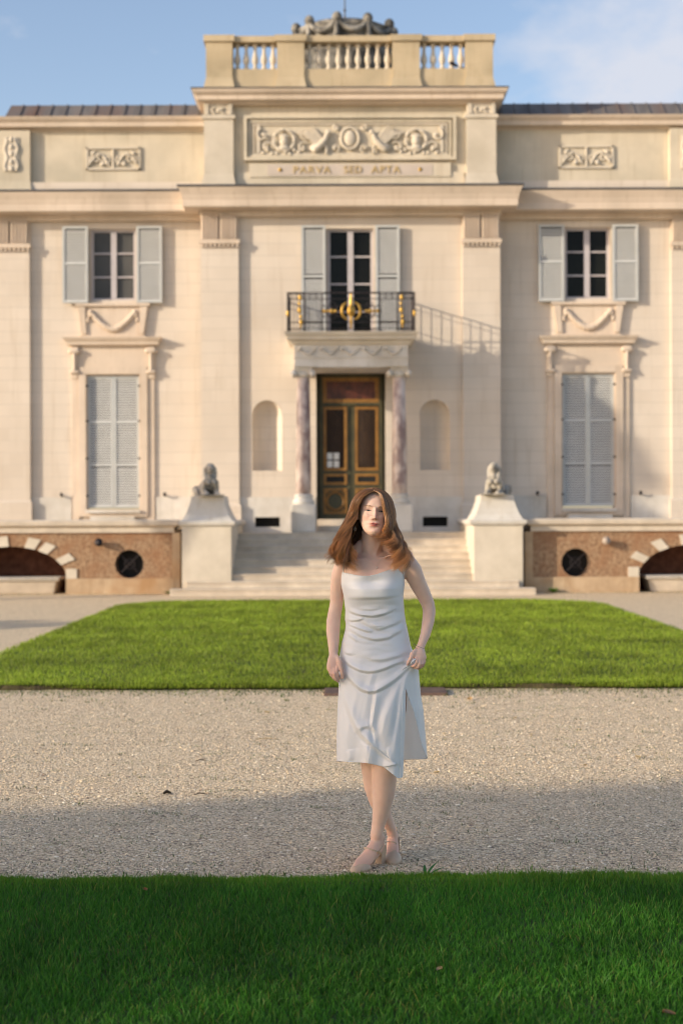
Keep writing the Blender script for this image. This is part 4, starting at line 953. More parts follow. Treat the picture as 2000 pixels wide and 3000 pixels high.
for i, gx in enumerate((-11.5, -8.0, -4.5, -1.3, 1.9, 5.2, 8.6)):
    gy = 7.35 + .15*gx if gx < 3 else 8.9
    H = (gy-RY)/math.cos(SUN_AZ)*math.tan(SUN_EL)
    tree(gx-(gy-RY)*kx, RY, H, 3.9, 1.5, 1.2, 12000 if gx < 3 else 1000, 'clipped lime tree in the row behind the photographer, casting the foreground shade', 'clipped trees behind the photographer', .2, True, i)
tree(-18.5, 22.0, 12.0, 2.0, 2.0, 6.4, 4000, 'tall slender tree left of the forecourt, shading the right wing', None, .17, False, 31)
tree(-19.5, 14.5, 4.9, 3.4, 3.0, 1.2, 2500, 'low bushy tree left of the forecourt near the terrace', None, .17, False, 32)

# ------------------------------------------------------------------ sky, sun, camera
W = bpy.data.worlds.new('World'); SC.world = W; W.use_nodes = True; nt = W.node_tree
bg = nt.nodes['Background']; sk = N(nt, 'ShaderNodeTexSky'); sk.sky_type = 'NISHITA'; sk.sun_disc = False
sk.sun_elevation = SUN_EL; sk.sun_rotation = math.atan2(SD.x, SD.y); sk.air_density = 1.0; sk.dust_density = 1.2; sk.ozone_density = 1.0; sk.altitude = 50
tc = N(nt, 'ShaderNodeTexCoord'); mp = N(nt, 'ShaderNodeMapping'); mp.inputs['Scale'].default_value = (1, 1, 1.7); mp.inputs['Location'].default_value = (.37, .1, .12)
L(nt, tc.outputs['Generated'], mp.inputs[0])
cn = N(nt, 'ShaderNodeTexNoise', Scale=15.0, Detail=7.0, Roughness=.55); L(nt, mp.outputs[0], cn.inputs['Vector'])
dp = N(nt, 'ShaderNodeVectorMath', operation='DISTANCE'); L(nt, tc.outputs['Generated'], dp.inputs[0]); dp.inputs[1].default_value = Vector((.205, .933, .312)).normalized()
mr = N(nt, 'ShaderNodeMapRange'); mr.inputs['From Min'].default_value = .015; mr.inputs['From Max'].default_value = .14; mr.inputs['To Min'].default_value = .32; mr.inputs['To Max'].default_value = -.20
L(nt, dp.outputs['Value'], mr.inputs['Value'])
ad = N(nt, 'ShaderNodeMath', operation='ADD'); L(nt, cn.outputs['Fac'], ad.inputs[0]); L(nt, mr.outputs[0], ad.inputs[1])
cr = N(nt, 'ShaderNodeMapRange'); cr.inputs['From Min'].default_value = .46; cr.inputs['From Max'].default_value = .82; cr.inputs['To Max'].default_value = .85; L(nt, ad.outputs[0], cr.inputs['Value'])
mx = N(nt, 'ShaderNodeMix', data_type='RGBA'); L(nt, cr.outputs[0], mx.inputs[0]); 
SKYTINT = N(nt, 'ShaderNodeMix', data_type='RGBA', blend_type='MULTIPLY'); SKYTINT.inputs[0].default_value = 1; L(nt, sk.outputs[0], SKYTINT.inputs[6]); SKYTINT.inputs[7].default_value = (1.62, 1.51, 1.53, 1)
L(nt, SKYTINT.outputs[2], mx.inputs[6]); mx.inputs[7].default_value = (5.0, 5.1, 5.6, 1)
L(nt, mx.outputs[2], bg.inputs['Color']); bg.inputs['Strength'].default_value = .15
sl = bpy.data.lights.new('sun', 'SUN'); sl.energy = 5.0; sl.angle = math.radians(.5); sl.color = (1.0, .86, .66)
so = bpy.data.objects.new('sun', sl); COL.objects.link(so); so.rotation_euler = (-SD).to_track_quat('-Z', 'Y').to_euler(); so.location = (-30, -20, 20)
cam = bpy.data.cameras.new('camera'); co = bpy.data.objects.new('camera', cam); COL.objects.link(co); SC.camera = co
cam.sensor_fit = 'VERTICAL'; cam.sensor_height = 36; cam.lens = 50; cam.shift_y = (HZ-1500)/3000; cam.clip_start = .1; cam.clip_end = 3000
co.matrix_world = Matrix.Translation((0, 0, CAMH)) @ Matrix.Rotation(math.radians(90), 4, 'X') @ Matrix.Rotation(math.radians(-.2), 4, 'Z')
cam.dof.use_dof = True; cam.dof.focus_distance = 6.42; cam.dof.aperture_fstop = 2.5; cam.dof.aperture_blades = 0
SC.view_settings.view_transform = 'Standard'; SC.view_settings.look = 'None'; SC.view_settings.exposure = 0
SC.render.engine = 'CYCLES'; SC.render.filter_size = 1.5; SC.cycles.filter_width = 1.0; SC.cycles.use_adaptive_sampling = False; SC.cycles.use_denoising = True; SC.cycles.denoising_prefilter = 'ACCURATE'; SC.cycles.max_bounces = 8; SC.cycles.transparent_max_bounces = 8
# ------------------------------------------------------------------ the woman
def PT(px, py, Y): return (xx(px, Y), Y, zz(py, Y))
BY = 6.50
SKIN = vmat('skin', rough=.5, sss=.18, sssr=(.012, .005, .003), spec=.35)
H0 = Vector(PT(1094, 1503, 6.475))
HR = Matrix.Rotation(math.radians(3), 3, 'Z') @ Matrix.Rotation(math.radians(5.0), 3, 'Y') @ Matrix.Rotation(math.radians(-7), 3, 'X')
# head local frame: u to image right, f towards the viewer, w up
def hl2w(u, f, w): return H0 + HR @ Vector((u, -f, w))
def w2hl(V):
    A = np.array(HR.inverted()); d = (np.asarray(V) - np.array(H0)) @ A.T
    return d[:, 0], -d[:, 1], d[:, 2]
def g2(u, w, cu, cw, su, sw): return np.exp(-((u-cu)/su)**2-((w-cw)/sw)**2)
HS = [(-.112,.012,.062,.035),(-.106,.022,.074,.028),(-.095,.036,.081,.012),(-.08,.047,.0835,-.012),(-.06,.0565,.085,-.040),(-.04,.062,.086,-.062),(-.02,.066,.0865,-.078),(0,.0685,.0865,-.088),(.025,.070,.088,-.095),(.05,.068,.084,-.094),(.07,.060,.075,-.086),(.088,.046,.058,-.068),(.10,.028,.036,-.044),(.108,.010,.012,-.018)]
def head_mesh(mb):
    ws_ = np.concatenate([np.linspace(-.112, .05, 110), np.linspace(.052, .108, 24)]); n = 120
    S_ = np.array(HS); rs = []
    for w in ws_:
        a = np.interp(w, S_[:, 0], S_[:, 1]); fr = np.interp(w, S_[:, 0], S_[:, 2]); bk = np.interp(w, S_[:, 0], S_[:, 3])
        mid = (fr+bk)/2 + .004; t = np.linspace(0, 2*np.pi, n, endpoint=False)
        # squarer toward the face sides, narrower at the jaw front
        cu, sf = np.cos(t), np.sin(t)
        u = a*np.sign(cu)*np.abs(cu)**.92
        f = np.where(sf >= 0, mid + (fr-mid)*np.abs(sf)**.86, mid + (mid-bk)*-np.abs(sf)**.9)
        fz = np.clip((f-.02)/.04, 0, 1)
        W_ = np.full(n, w); au = np.abs(u); d = np.zeros(n)
        d += .0035*g2(au, W_, .026, .019, .018, .008)                   # brow
        d -= .0130*g2(au, W_, .029, .001, .015, .012)                   # socket
        d += .0065*g2(au, W_, .031, -.001, .0115, .0075)                # lids
        d -= .002*g2(au, W_, .030, -.0135, .012, .004)
        d += .004*g2(au, W_, .040, -.026, .016, .014)                   # cheek bones
        br = np.clip((.008-w)/.044, 0, 1); 
        if -.046 < w < .014: d += (.0065 + .0165*br**1.25)*np.exp(-(u/(.0070+.0035*br))**2)*(1 if w > -.036 else np.clip((w+.046)/.010, 0, 1))
        d += .0065*g2(u, W_, 0, -.033, .0085, .0055)                    # nose tip
        d += .0075*g2(au, W_, .0125, -.037, .0052, .0052)               # wings
        d -= .004*g2(au, W_, .0065, -.0425, .0035, .0022)               # nostrils
        d += .0035*g2(u, W_, 0, -.060, .024, .014)                      # muzzle
        d -= .0018*g2(u, W_, 0, -.050, .003, .006)
        d += .0048*g2(au, W_, .007, -.0585, .010, .0032) + .0035*g2(au, W_, .015, -.0595, .009, .0028)
        d += .0062*g2(u, W_, 0, -.0682, .0145, .0042)
        d -= .0042*g2(u, W_, 0, -.0632, .021, .0014)
        d -= .002*g2(au, W_, .027, -.0635, .004, .004)
        d -= .0045*g2(u, W_, 0, -.0775, .016, .0045)
        d += .0045*g2(u, W_, 0, -.094, .017, .011)
        d -= .002*g2(au, W_, .036, -.055, .012, .014)
        f = f + d*fz
        rs.append([tuple(hl2w(uu, ff, w)) for uu, ff in zip(u, f)])
    mb.rings(rs)
B = MB(); head_mesh(B)
for q in (-1, 1):                                                       # ears
    B.tube([tuple(hl2w(q*.069, .000, .012)), tuple(hl2w(q*.076, -.010, .010)), tuple(hl2w(q*.077, -.013, -.010)), tuple(hl2w(q*.072, -.004, -.034))], [(.006,.004),(.008,.005),(.007,.005),(.006,.005)], 10)
    B.blob(tuple(hl2w(q*.071, -.005, -.008)), (.006,.012,.022))
def chain(pts, rads, n=18): B.tube([PT(*p) for p in pts], rads, n)
def ell_rings(rows, n=40, ex=1.0):
    rs = []
    for (px, py, Y, hw, hd) in rows:
        c = PT(px, py, Y); rs.append([(c[0]+hw*math.copysign(abs(math.cos(t))**ex, math.cos(t)), c[1]-hd*math.copysign(abs(math.sin(t))**ex, math.sin(t)), c[2]) for t in [2*math.pi*k/n for k in range(n)]])
    B.rings(rs)
# neck
chain([(1092,1545,6.515),(1089,1575,6.512),(1088,1605,6.515),(1089,1640,6.53)], [(.049,.050),(.0475,.050),(.050,.052),(.062,.055)], 24)
for (a, b) in (((1064,1560,6.50),(1083,1634,6.466)), ((1120,1560,6.50),(1096,1634,6.466))): chain([a, ((a[0]+b[0])/2, (a[1]+b[1])/2, (a[2]+b[2])/2-.004), b], [.010,.009,.006], 10)   # neck tendons
# torso
ell_rings([(1090,1618,6.53,.070,.045),(1092,1634,6.525,.115,.062),(1096,1650,6.52,.150,.076),(1095,1668,6.515,.153,.086),(1092,1690,6.512,.146,.094),(1091,1715,6.51,.138,.098),(1093,1745,6.505,.134,.100),(1096,1785,6.50,.128,.088),
           (1098,1825,6.50,.126,.082),(1099,1865,6.50,.137,.088),(1099,1905,6.505,.152,.098),(1101,1950,6.505,.160,.108),(1103,1985,6.50,.155,.10)], 48, .92)
for cx_ in (1054, 1130): B.blob(PT(cx_, 1728, 6.450), (.046,.030,.046), 20, 16)
# collar bones and shoulders
chain([(1080,1641,6.4585),(1045,1638,6.464),(1008,1640,6.490)], [.0055,.006,.012], 10)
chain([(1100,1640,6.4585),(1140,1628,6.464),(1178,1622,6.490)], [.0055,.006,.012], 10)
B.blob(PT(1090,1655,6.485), (.10,.040,.045), 24, 16)
chain([(1060,1600,6.53),(1030,1634,6.53),(1000,1656,6.52)], [.032,.034,.034])
chain([(1118,1598,6.53),(1150,1614,6.53),(1186,1634,6.52)], [.032,.036,.040])
# image-left arm
chain([(998,1666,6.515),(989,1690,6.52),(986,1725,6.528),(985,1765,6.535),(979,1796,6.53),(975,1822,6.518),(974,1850,6.495),(975,1885,6.47),(975,1918,6.447),(975,1934,6.438)],
      [(.036,.040),(.0335,.038),(.031,.036),(.0305,.033),(.031,.031),(.0325,.031),(.032,.030),(.026,.026),(.020,.022),(.022,.020)], 22)
# image-right arm
chain([(1190,1650,6.515),(1206,1672,6.52),(1220,1704,6.53),(1238,1740,6.545),(1252,1770,6.55),(1256,1792,6.54),(1252,1825,6.51),(1244,1860,6.47),(1233,1888,6.435),(1228,1900,6.425)],
      [(.044,.042),(.0455,.042),(.040,.040),(.0345,.036),(.031,.033),(.030,.031),(.028,.028),(.0235,.024),(.0185,.019),(.020,.018)], 22)
# legs
chain([(1062,1975,6.50),(1068,2080,6.49),(1078,2180,6.475),(1084,2226,6.47),(1089,2262,6.48),(1096,2305,6.50),(1107,2345,6.535),(1124,2390,6.59),(1140,2425,6.635),(1146,2447,6.65)],
      [(.085,.09),(.078,.082),(.060,.062),(.050,.052),(.050,.052),(.052,.056),(.047,.054),(.033,.040),(.0245,.029),(.025,.030)], 26)
chain([(1140,1975,6.48),(1136,2080,6.455),(1129,2180,6.43),(1125,2226,6.42),(1123,2255,6.42),(1123,2290,6.435),(1120,2330,6.45),(1113,2375,6.465),(1105,2415,6.472),(1099,2447,6.472)],
      [(.085,.09),(.080,.082),(.062,.064),(.0555,.056),(.0555,.056),(.054,.058),(.0495,.056),(.040,.047),(.031,.035),(.0285,.030)], 26)
# front foot (ankle, heel, instep, ball, toes)
chain([(1099,2447,6.472),(1104,2470,6.500),(1107,2480,6.515)], [.029,.028,.026], 18)
chain([(1103,2462,6.485),(1088,2490,6.445),(1070,2517,6.412),(1050,2533,6.385),(1037,2541,6.370)], [(.029,.026),(.031,.024),(.034,.019),(.031,.013),(.018,.009)], 20)
chain([(1107,2480,6.515),(1090,2508,6.465),(1068,2527,6.42)], [.024,.022,.018], 14)
for p_ in (((1083,2449,6.470)), ((1121,2452,6.480))): B.blob(PT(*p_), (.007,.009,.012))
# rear foot
chain([(1146,2447,6.65),(1147,2462,6.675),(1147,2470,6.685)], [.024,.024,.022], 16)
chain([(1146,2452,6.655),(1146,2480,6.61),(1147,2503,6.565),(1149,2519,6.53),(1150,2524,6.52)], [(.026,.026),(.029,.022),(.031,.016),(.028,.011),(.018,.008)], 20)
chain([(1147,2470,6.685),(1147,2490,6.62),(1148,2510,6.57)], [.022,.018,.016], 14)
for p_ in (((1160,2446,6.655)),): B.blob(PT(*p_), (.008,.010,.012))
def ZP(zx, zy, Y): return PT(900+zx*.287, 1650+zy*.287, Y)               # the dress close-up's own measure
# image-left hand: back of hand, knuckles, fingers closing on the cloth, thumb outside
def zc(pts, rads, n=12): B.tube([ZP(*p) for p in pts], rads, n)
zc([(262,935,6.44),(264,985,6.428),(266,1040,6.42),(262,1085,6.415)], [(.021,.016),(.0285,.0165),(.033,.0155),(.031,.0135)], 18)
zc([(300,1055,6.408),(296,1105,6.398),(302,1150,6.400),(318,1178,6.412)], [.0088,.0082,.0075,.0065])      # index
zc([(274,1075,6.408),(272,1130,6.396),(288,1180,6.402),(306,1205,6.414)], [.0092,.0086,.0078,.0068])      # middle
zc([(250,1078,6.410),(246,1128,6.402),(262,1172,6.410),(284,1192,6.424)], [.0088,.0080,.0073,.0064])      # ring
zc([(228,1068,6.418),(222,1108,6.412),(236,1144,6.420),(256,1160,6.432)], [.0078,.0070,.0064,.0056])      # little
zc([(298,960,6.425),(322,1010,6.410),(338,1070,6.400),(350,1125,6.398),(357,1168,6.402)], [.0125,.0120,.0092,.0085,.0072])  # thumb
# image-right hand
zc([(1145,868,6.428),(1140,905,6.412),(1138,945,6.400),(1146,975,6.394)], [(.019,.017),(.026,.0175),(.031,.0165),(.030,.014)], 18)
zc([(1105,965,6.388),(1112,1015,6.374),(1092,1048,6.376),(1062,1056,6.386)], [.0090,.0083,.0075,.0064])     # index
zc([(1135,985,6.386),(1142,1035,6.374),(1122,1066,6.378),(1092,1070,6.390)], [.0093,.0085,.0077,.0067])
zc([(1162,980,6.392),(1168,1030,6.382),(1148,1066,6.388),(1122,1078,6.400)], [.0088,.0080,.0072,.0064])
zc([(1184,965,6.400),(1190,1010,6.394),(1174,1048,6.402),(1152,1066,6.412)], [.0076,.0069,.0062,.0055])
zc([(1100,900,6.405),(1066,930,6.388),(1048,972,6.378),(1030,1010,6.378),(1016,1034,6.382)], [.0120,.0118,.0092,.0084,.0070])
b0 = obj('body_src', B, SKIN)
md = b0.modifiers.new('r', 'REMESH'); md.mode = 'VOXEL'; md.voxel_size = .0025
dg = bpy.context.evaluated_depsgraph_get(); me = bpy.data.meshes.new_from_object(b0.evaluated_get(dg)); bpy.data.objects.remove(b0)
nv = len(me.vertices); V = np.zeros(nv*3, np.float32); me.vertices.foreach_get('co', V); V = V.reshape(-1, 3).astype(float)
nf = len(me.polygons); li = np.zeros(len(me.loops), np.int32); me.loops.foreach_get('vertex_index', li)
tot = np.zeros(nf, np.int32); me.polygons.foreach_get('loop_total', tot)
E = np.zeros(len(me.edges)*2, np.int32); me.edges.foreach_get('vertices', E); E = E.reshape(-1, 2)
def smooth(V, wgt, it):
    cnt = np.bincount(E.ravel(), minlength=len(V))[:, None]
    for _ in range(it):
        A = np.stack([np.bincount(E[:, 0], V[E[:, 1], k], len(V)) + np.bincount(E[:, 1], V[E[:, 0], k], len(V)) for k in range(3)], 1)/cnt
        V = V + (A-V)*wgt[:, None]
    return V
hu, hf_, hw_ = w2hl(V)
isface = (np.abs(hu) < .085) & (hw_ > -.125) & (hf_ > -.02) & (hf_ < .14)
ishand = (V[:, 2] < zz(1925, 6.42)) & (V[:, 2] > zz(2010, 6.42))
ishand |= (V[:, 2] < zz(1890, 6.42)) & (V[:, 2] > zz(2010, 6.42)) & (V[:, 0] > .15)
wg = np.where(isface | ishand, 0.0, .6); V = smooth(V, wg, 16); V = smooth(V, np.full(len(V), .5), 2)
shz = (V[:, 2] > zz(1720, 6.5)) & (V[:, 2] < zz(1590, 6.5)); V = smooth(V, np.where(shz & (V[:, 2] < zz(1612, 6.5)), .6, 0), 26)
V = smooth(V, np.where((V[:, 2] > .07) & (V[:, 2] < .22), .6, 0), 22)
hu, hf_, hw_ = w2hl(V)
C = np.tile(np.array((.80,.54,.42)), (len(V), 1))
nz = np.array([pnoise(Vector(p)*14) for p in V[::1]]) if len(V) < 500000 else np.zeros(len(V))
n2z = np.array([pnoise(Vector(p)*45) for p in V]); C *= (1+.06*nz[:, None]+.05*n2z[:, None]*np.array((.6,1,1)))
C *= 1-np.clip((.15-V[:, 2])/.05, 0, 1)[:, None]*np.array((.06,.14,.18))
face = isface & (hf_ > .03)
def paint(mask, col, k):
    global C; k = (np.clip(k, 0, 1)*mask)[:, None]; C = C*(1-k) + np.array(col)*k
paint(face, (.62,.30,.23), .45*g2(np.abs(hu), hw_, .040, -.032, .020, .016))
paint(face, (.60,.28,.21), .45*g2(hu, hw_, 0, -.034, .014, .010))
paint(face, (.52,.27,.20), .75*g2(np.abs(hu), hw_, .030, .002, .018, .007))
paint(face, (.20,.10,.07), .6*g2(np.abs(hu), hw_, .031, .0042, .015, .0013))
paint(face, (.60,.36,.28), .5*g2(np.abs(hu), hw_, .0125, -.020, .005, .022))  # shading along the nose sides, painted into the skin colour
paint(face, (.58,.33,.26), .5*g2(hu, hw_, 0, -.0785, .018, .004))
paint(face, (.24,.075,.05), .8*g2(np.abs(hu), hw_, .0062, -.0425, .0030, .0020))
lipu = g2(hu, hw_, 0, -.0598, .0215, .0040) ; lipl = g2(hu, hw_, 0, -.0676, .0175, .0046)
paint(face, (.52,.150,.125), 1.7*np.maximum(lipu, lipl)**1.3)
paint(face, (.20,.05,.045), 1.1*g2(hu, hw_, 0, -.0632+.0*hu, .0225, .0014))
paint(face, (.45,.28,.19), .7*g2(np.abs(hu), hw_-.10*np.abs(hu), .029, .0165, .017, .0028))
knee = (V[:, 2] < zz(1900, 6.4)) & (V[:, 2] > zz(2010, 6.4))
paint(ishand, (.66,.37,.29), .45*np.clip((zz(1915, 6.42)-V[:, 2])/.07, 0, 1))
F = li.reshape(-1, 4) if (tot == 4).all() else None
if F is None: raise RuntimeError('remesh')
PER = np_mesh('person', V, F, SKIN, smooth=True, col=np.clip(C, .01, 1))
tag(PER, 'young woman in white satin slip dress and nude heels standing with crossed legs', 'person')
bpy.data.meshes.remove(me)
BV = BVHTree.FromPolygons([tuple(v) for v in V], [tuple(f) for f in F[:, :]])
def face_pt(u, w, off=.0004):
    o_ = hl2w(u, .2, w); d = HR @ Vector((0, 1, 0)); h = BV.ray_cast(o_, d)
    return (h[0] - d*off) if h[0] else hl2w(u, .085, w)
def cast(px, py, off=.002):
    o_ = Vector((0, 0, CAMH)); d = (Vector(PT(px, py, 6.4)) - o_).normalized(); h = BV.ray_cast(o_, d)
    return (h[0] - d*off) if h[0] else Vector(PT(px, py, 6.44))
def cr_interp(P_, t):
    """Catmull-Rom along axis 0 of P_ (k,...,3) at float t array -> (len(t),...,3)"""
    k = P_.shape[0]; i = np.clip(np.floor(t).astype(int), 0, k-2); f = (t-i).reshape((-1,)+(1,)*(P_.ndim-1))
    p0, p1, p2, p3 = P_[np.clip(i-1, 0, k-1)], P_[i], P_[i+1], P_[np.clip(i+2, 0, k-1)]
    return .5*((2*p1)+(-p0+p2)*f+(2*p0-5*p1+4*p2-p3)*f**2+(-p0+3*p1-3*p2+p3)*f**3)
# eyes: narrowed almond openings with iris, dark upper lash line, brows
EM = vmat('eye', rough=.35, spec=.3)
for q in (-1, 1):
    Vv, Cc, Ff = [], [], []; nu, nw = 15, 5; cu = q*.031
    for i in range(nu):
        t = i/(nu-1)*2-1; up = .0030*(1-t*t)**.7; dn = -.0020*(1-t*t)
        for j in range(nw):
            s_ = j/(nw-1); u_ = cu + t*.0135; w_ = -.0015 + dn + (up-dn)*s_ + (.0012*t*q)
            Vv.append(face_pt(u_, w_, .0006)); r_ = math.hypot(u_-(cu+.001), w_+.0005)
            Cc.append((.012,.012,.012) if r_ < .0022 else ((.07,.075,.065) if r_ < .0055 else ((.34,.28,.26) if s_ < .8 else (.2,.14,.12))))
            if i and j: Ff.append(((i-1)*nw+j-1, i*nw+j-1, i*nw+j, (i-1)*nw+j))
    o = np_mesh('eye', np.array(Vv), np.array(Ff), EM, PER, smooth=True, col=np.array(Cc))
    m = MB(); pts = [tuple(face_pt(cu + t*.0150, -.0015 + .0030*(1-t*t)**.7 + .0012*t*q - (.0008 if abs(t) > .9 else 0), .0010)) for t in [k/7-1 for k in range(15)]]
    m.tube(pts, [.0006+.0010*math.sin(math.pi*k/14) for k in range(15)], 6)
    for k in range(1, 14):
        p = Vector(pts[k]); t = k/7-1; m.tube([p, p+Vector((t*.002, -.0035, -.0010))], [.00028,.0001], 3, round_ends=False)
    obj('eyelashes', m, pmat('lash_brown', (.06,.035,.025), rough=.7, bump=0), PER)
    m = MB()
    for k in range(75):
        t = rng.uniform(-1, 1); u_ = q*(.030+.019*t); w_ = .0165 + .003*(1-t*t) + .0016*t + rng.uniform(-.0018, .0018)*(1-.4*t)
        p = face_pt(u_, w_, .0002); p2 = face_pt(u_+q*.004, w_+.0012, .0009); m.tube([p, p2], [.0005,.0002], 3, round_ends=False)
    obj('eyebrow', m, pmat('brow_hair', (.42,.27,.16), rough=.7, bump=0), PER)

# nails of the thumbs
NM = pmat('nail', (.72,.46,.38), rough=.3, bump=0)
for p in ((357,1164,6.3945), (1018,1030,6.3745)): 
    m = MB().blob(ZP(*p), (.0042,.002,.0056), 10, 8); obj('nail', m, NM, PER)

# ------------------------------------------------------------------ dress
tab = lambda rows: (np.array([r[0] for r in rows], float), np.array([r[1] for r in rows], float))
DL = tab([(1668,1001),(1690,998),(1713,998),(1750,1006),(1788,1010),(1815,1009),(1828,1011),(1848,1009),(1880,1000),(1914,994),(1950,989),(1974,987),(2009,990),(2080,986),(2167,983),(2290,985)])
DR_ = tab([(1668,1184),(1690,1183),(1716,1184),(1745,1180),(1793,1183),(1828,1188),(1851,1193),(1894,1202),(1930,1216),(1960,1224),(1989,1226),(2040,1231),(2080,1238),(2181,1246),(2224,1249),(2290,1249)])
DF = tab([(1668,.088),(1700,.104),(1725,.116),(1755,.112),(1800,.097),(1830,.095),(1870,.103),(1910,.114),(1960,.124),(2020,.134),(2100,.150),(2200,.165),(2290,.175)])
E1 = tab([(2017,1186),(2060,1185),(2152,1182),(2220,1179),(2290,1176)])
E2 = tab([(2017,1187),(2040,1193),(2086,1210),(2130,1221),(2190,1234),(2290,1248)])
PH = np.pi
NU, NV = 520, 460
def smth(x): x = np.clip(x, 0, 1); return x*x*(3-2*x)
def neckline(px): return np.interp(px, [990,1001,1043,1060,1080,1100,1147,1165,1184,1190], [1674,1677,1686,1688,1688,1684,1668,1668,1690,1700])
RG = [  # (points in close-up measure, width, amplitude m, one-sidedness)
 ([(372,345),(500,352),(650,352),(800,345),(975,318)], 14, .0040),
 ([(385,445),(440,490),(520,522),(660,540),(780,515),(870,478)], 12, .0075),
 ([(520,462),(640,470),(730,462)], 12, .0030),
 ([(384,572),(450,585),(520,578),(570,555)], 11, .0050),
 ([(384,605),(440,628),(520,662),(610,690),(650,692)], 12, .0070),
 ([(560,590),(640,640),(720,668),(820,640),(900,610),(985,555)], 15, .0055),
 ([(640,610),(700,640),(780,630)], 12, .0030),
 ([(386,640),(460,690),(560,745),(700,777),(820,760),(920,700),(1000,640)], 15, .0055),
 ([(385,690),(440,745),(500,790)], 12, .0045),
 ([(345,880),(400,915),(460,930)], 12, .0040),
 ([(640,975),(760,985),(900,950),(1045,885)], 20, .0050),
 ([(335,925),(390,1000),(450,1052),(540,1092),(620,1106),(700,1098),(800,1065),(900,1020),(1000,1000),(1080,978)], 14, .0075),
 ([(365,1085),(420,1160),(480,1232),(550,1285),(630,1312),(700,1298),(780,1255),(860,1205),(950,1130),(1020,1060),(1085,1000)], 17, .0100),
 ([(695,1305),(690,1400),(672,1520),(655,1640),(680,1730),(692,1840)], 17, .0080),
 ([(350,1300),(400,1420),(440,1540),(500,1680),(560,1760),(660,1850),(760,1930),(890,2040)], 22, .0095),
 ([(505,1710),(550,1668),(610,1660),(650,1690)], 20, .0060),
 ([(1085,1020),(1000,1130),(930,1280),(850,1450),(790,1600),(760,1760),(800,1900)], 42, .0100),
 ([(1075,1060),(1010,1150),(985,1280),(950,1450),(930,1650),(900,1850),(900,2050)], 26, .0060),
 ([(1095,1080),(1110,1250),(1130,1500),(1160,1750),(1180,1900)], 16, .0070),
 ([(1120,1100),(1160,1300),(1190,1600),(1205,1850)], 12, .0050),
 ([(400,1900),(420,2020)], 40, .0050), ([(600,1850),(620,2040)], 36, .0050),
]
def ridge_disp(zx, zy):
    d = np.zeros_like(zx)
    for pts, wd, amp in RG:
        P_ = np.array(pts, float)
        # resample the curve smoothly
        t = np.linspace(0, len(P_)-1, 12*len(P_)); X_ = np.interp(t, np.arange(len(P_)), P_[:, 0]); Y_ = np.interp(t, np.arange(len(P_)), P_[:, 1])
        ker = np.hanning(13)[1:-1]; ker /= ker.sum(); pad = len(ker)//2
        X_ = np.convolve(np.pad(X_, pad, 'edge'), ker, 'valid'); Y_ = np.convolve(np.pad(Y_, pad, 'edge'), ker, 'valid')
        best = np.full(zx.shape, 1e9); par = np.zeros_like(zx); sgn = np.zeros_like(zx)
        for i in range(len(X_)-1):
            ax_, ay = X_[i], Y_[i]; bx_, by = X_[i+1]-ax_, Y_[i+1]-ay; l2 = bx_*bx_+by*by+1e-9
            s_ = np.clip(((zx-ax_)*bx_+(zy-ay)*by)/l2, 0, 1); dx, dy = zx-ax_-s_*bx_, zy-ay-s_*by; dd = dx*dx+dy*dy
            m_ = dd < best; best = np.where(m_, dd, best); par = np.where(m_, (i+s_)/(len(X_)-1), par); sgn = np.where(m_, np.sign(bx_*dy-by*dx), sgn)
        dist = np.sqrt(best); fade = np.sin(np.pi*np.clip(par, .02, .98))**.45
        near = np.where(sgn > 0, dist*1.05, dist*.5)                    # steeper below the ridge than above
        wd = wd*1.22; d += 1.25*amp*fade*(np.exp(-(near/wd)**2)*1.25 - .35*np.where(sgn > 0, np.exp(-((dist-1.5*wd)/(.9*wd))**2), 0))
    return d
uu = np.linspace(0, 1, NU); vv = np.linspace(0, 1, NV)
def dress_rows():
    """angle runs from the slit's outer edge round the back to the slit's inner edge"""
    V_ = np.zeros((NV, NU, 3)); yc = 6.50
    for j, v in enumerate(vv):
        # column angle needs the row, the row needs the column: two passes
        py = np.full(NU, 1680 + v*560)
        for _ in range(4):
            L_ = np.interp(py, *DL); R_ = np.interp(py, *DR_); cx = (L_+R_)/2; hw = (R_-L_)/2
            e1 = np.interp(py, *E1); e2 = np.interp(py, *E2)
            a1 = np.arccos(np.clip((e1-cx)/hw, -.98, .98)); a2 = np.arccos(np.clip((e2-cx)/hw, -.98, .98))
            ph = a2 + (a1 - 2*PH - a2)*uu                                # decreasing: right side, back, left, front
            px = cx + hw*np.cos(ph); front = np.sin(ph) > 0
            top = np.where(front, neckline(px), np.interp(np.cos(ph), [-1, 0, 1], [1676, 1702, 1692]))
            fr_h = np.interp(px, [983,1058,1085,1121,1150,1162,1177,1186,1215,1249], [2229,2234,2237,2247,2270,2280,2277,2190,2200,2222])
            hem = np.where(front, fr_h, np.interp(px, [983, 1249], [2231, 2224]))
            hem = np.where(front & (uu < .3), np.interp(px, [1186,1234,1249], [2190,2190,2222]), hem)
            py = top + (hem-top)*v
        fd = np.interp(py, *DF); bd = np.interp(py, [1680,1760,1830,1900,1960,2290], [.098,.100,.088,.112,.130,.17])
        sk = smth((py-1950)/220)
        # superellipse section: broad flat front
        Yv = yc - np.where(front, fd*np.abs(np.sin(ph))**.85, -bd*np.abs(np.sin(ph))**.85)
        Yv = Yv + .012*sk*np.sin(ph*7+1.0)*(~front)
        zx, zy = (px-900)/.287, (py-1650)/.287
        px = np.where(front, px, cx + (px-cx)*.965); V_[j, :, 0] = px; V_[j, :, 1] = Yv; V_[j, :, 2] = py
    return V_
D = dress_rows(); px, Yv, py = D[..., 0], D[..., 1], D[..., 2]
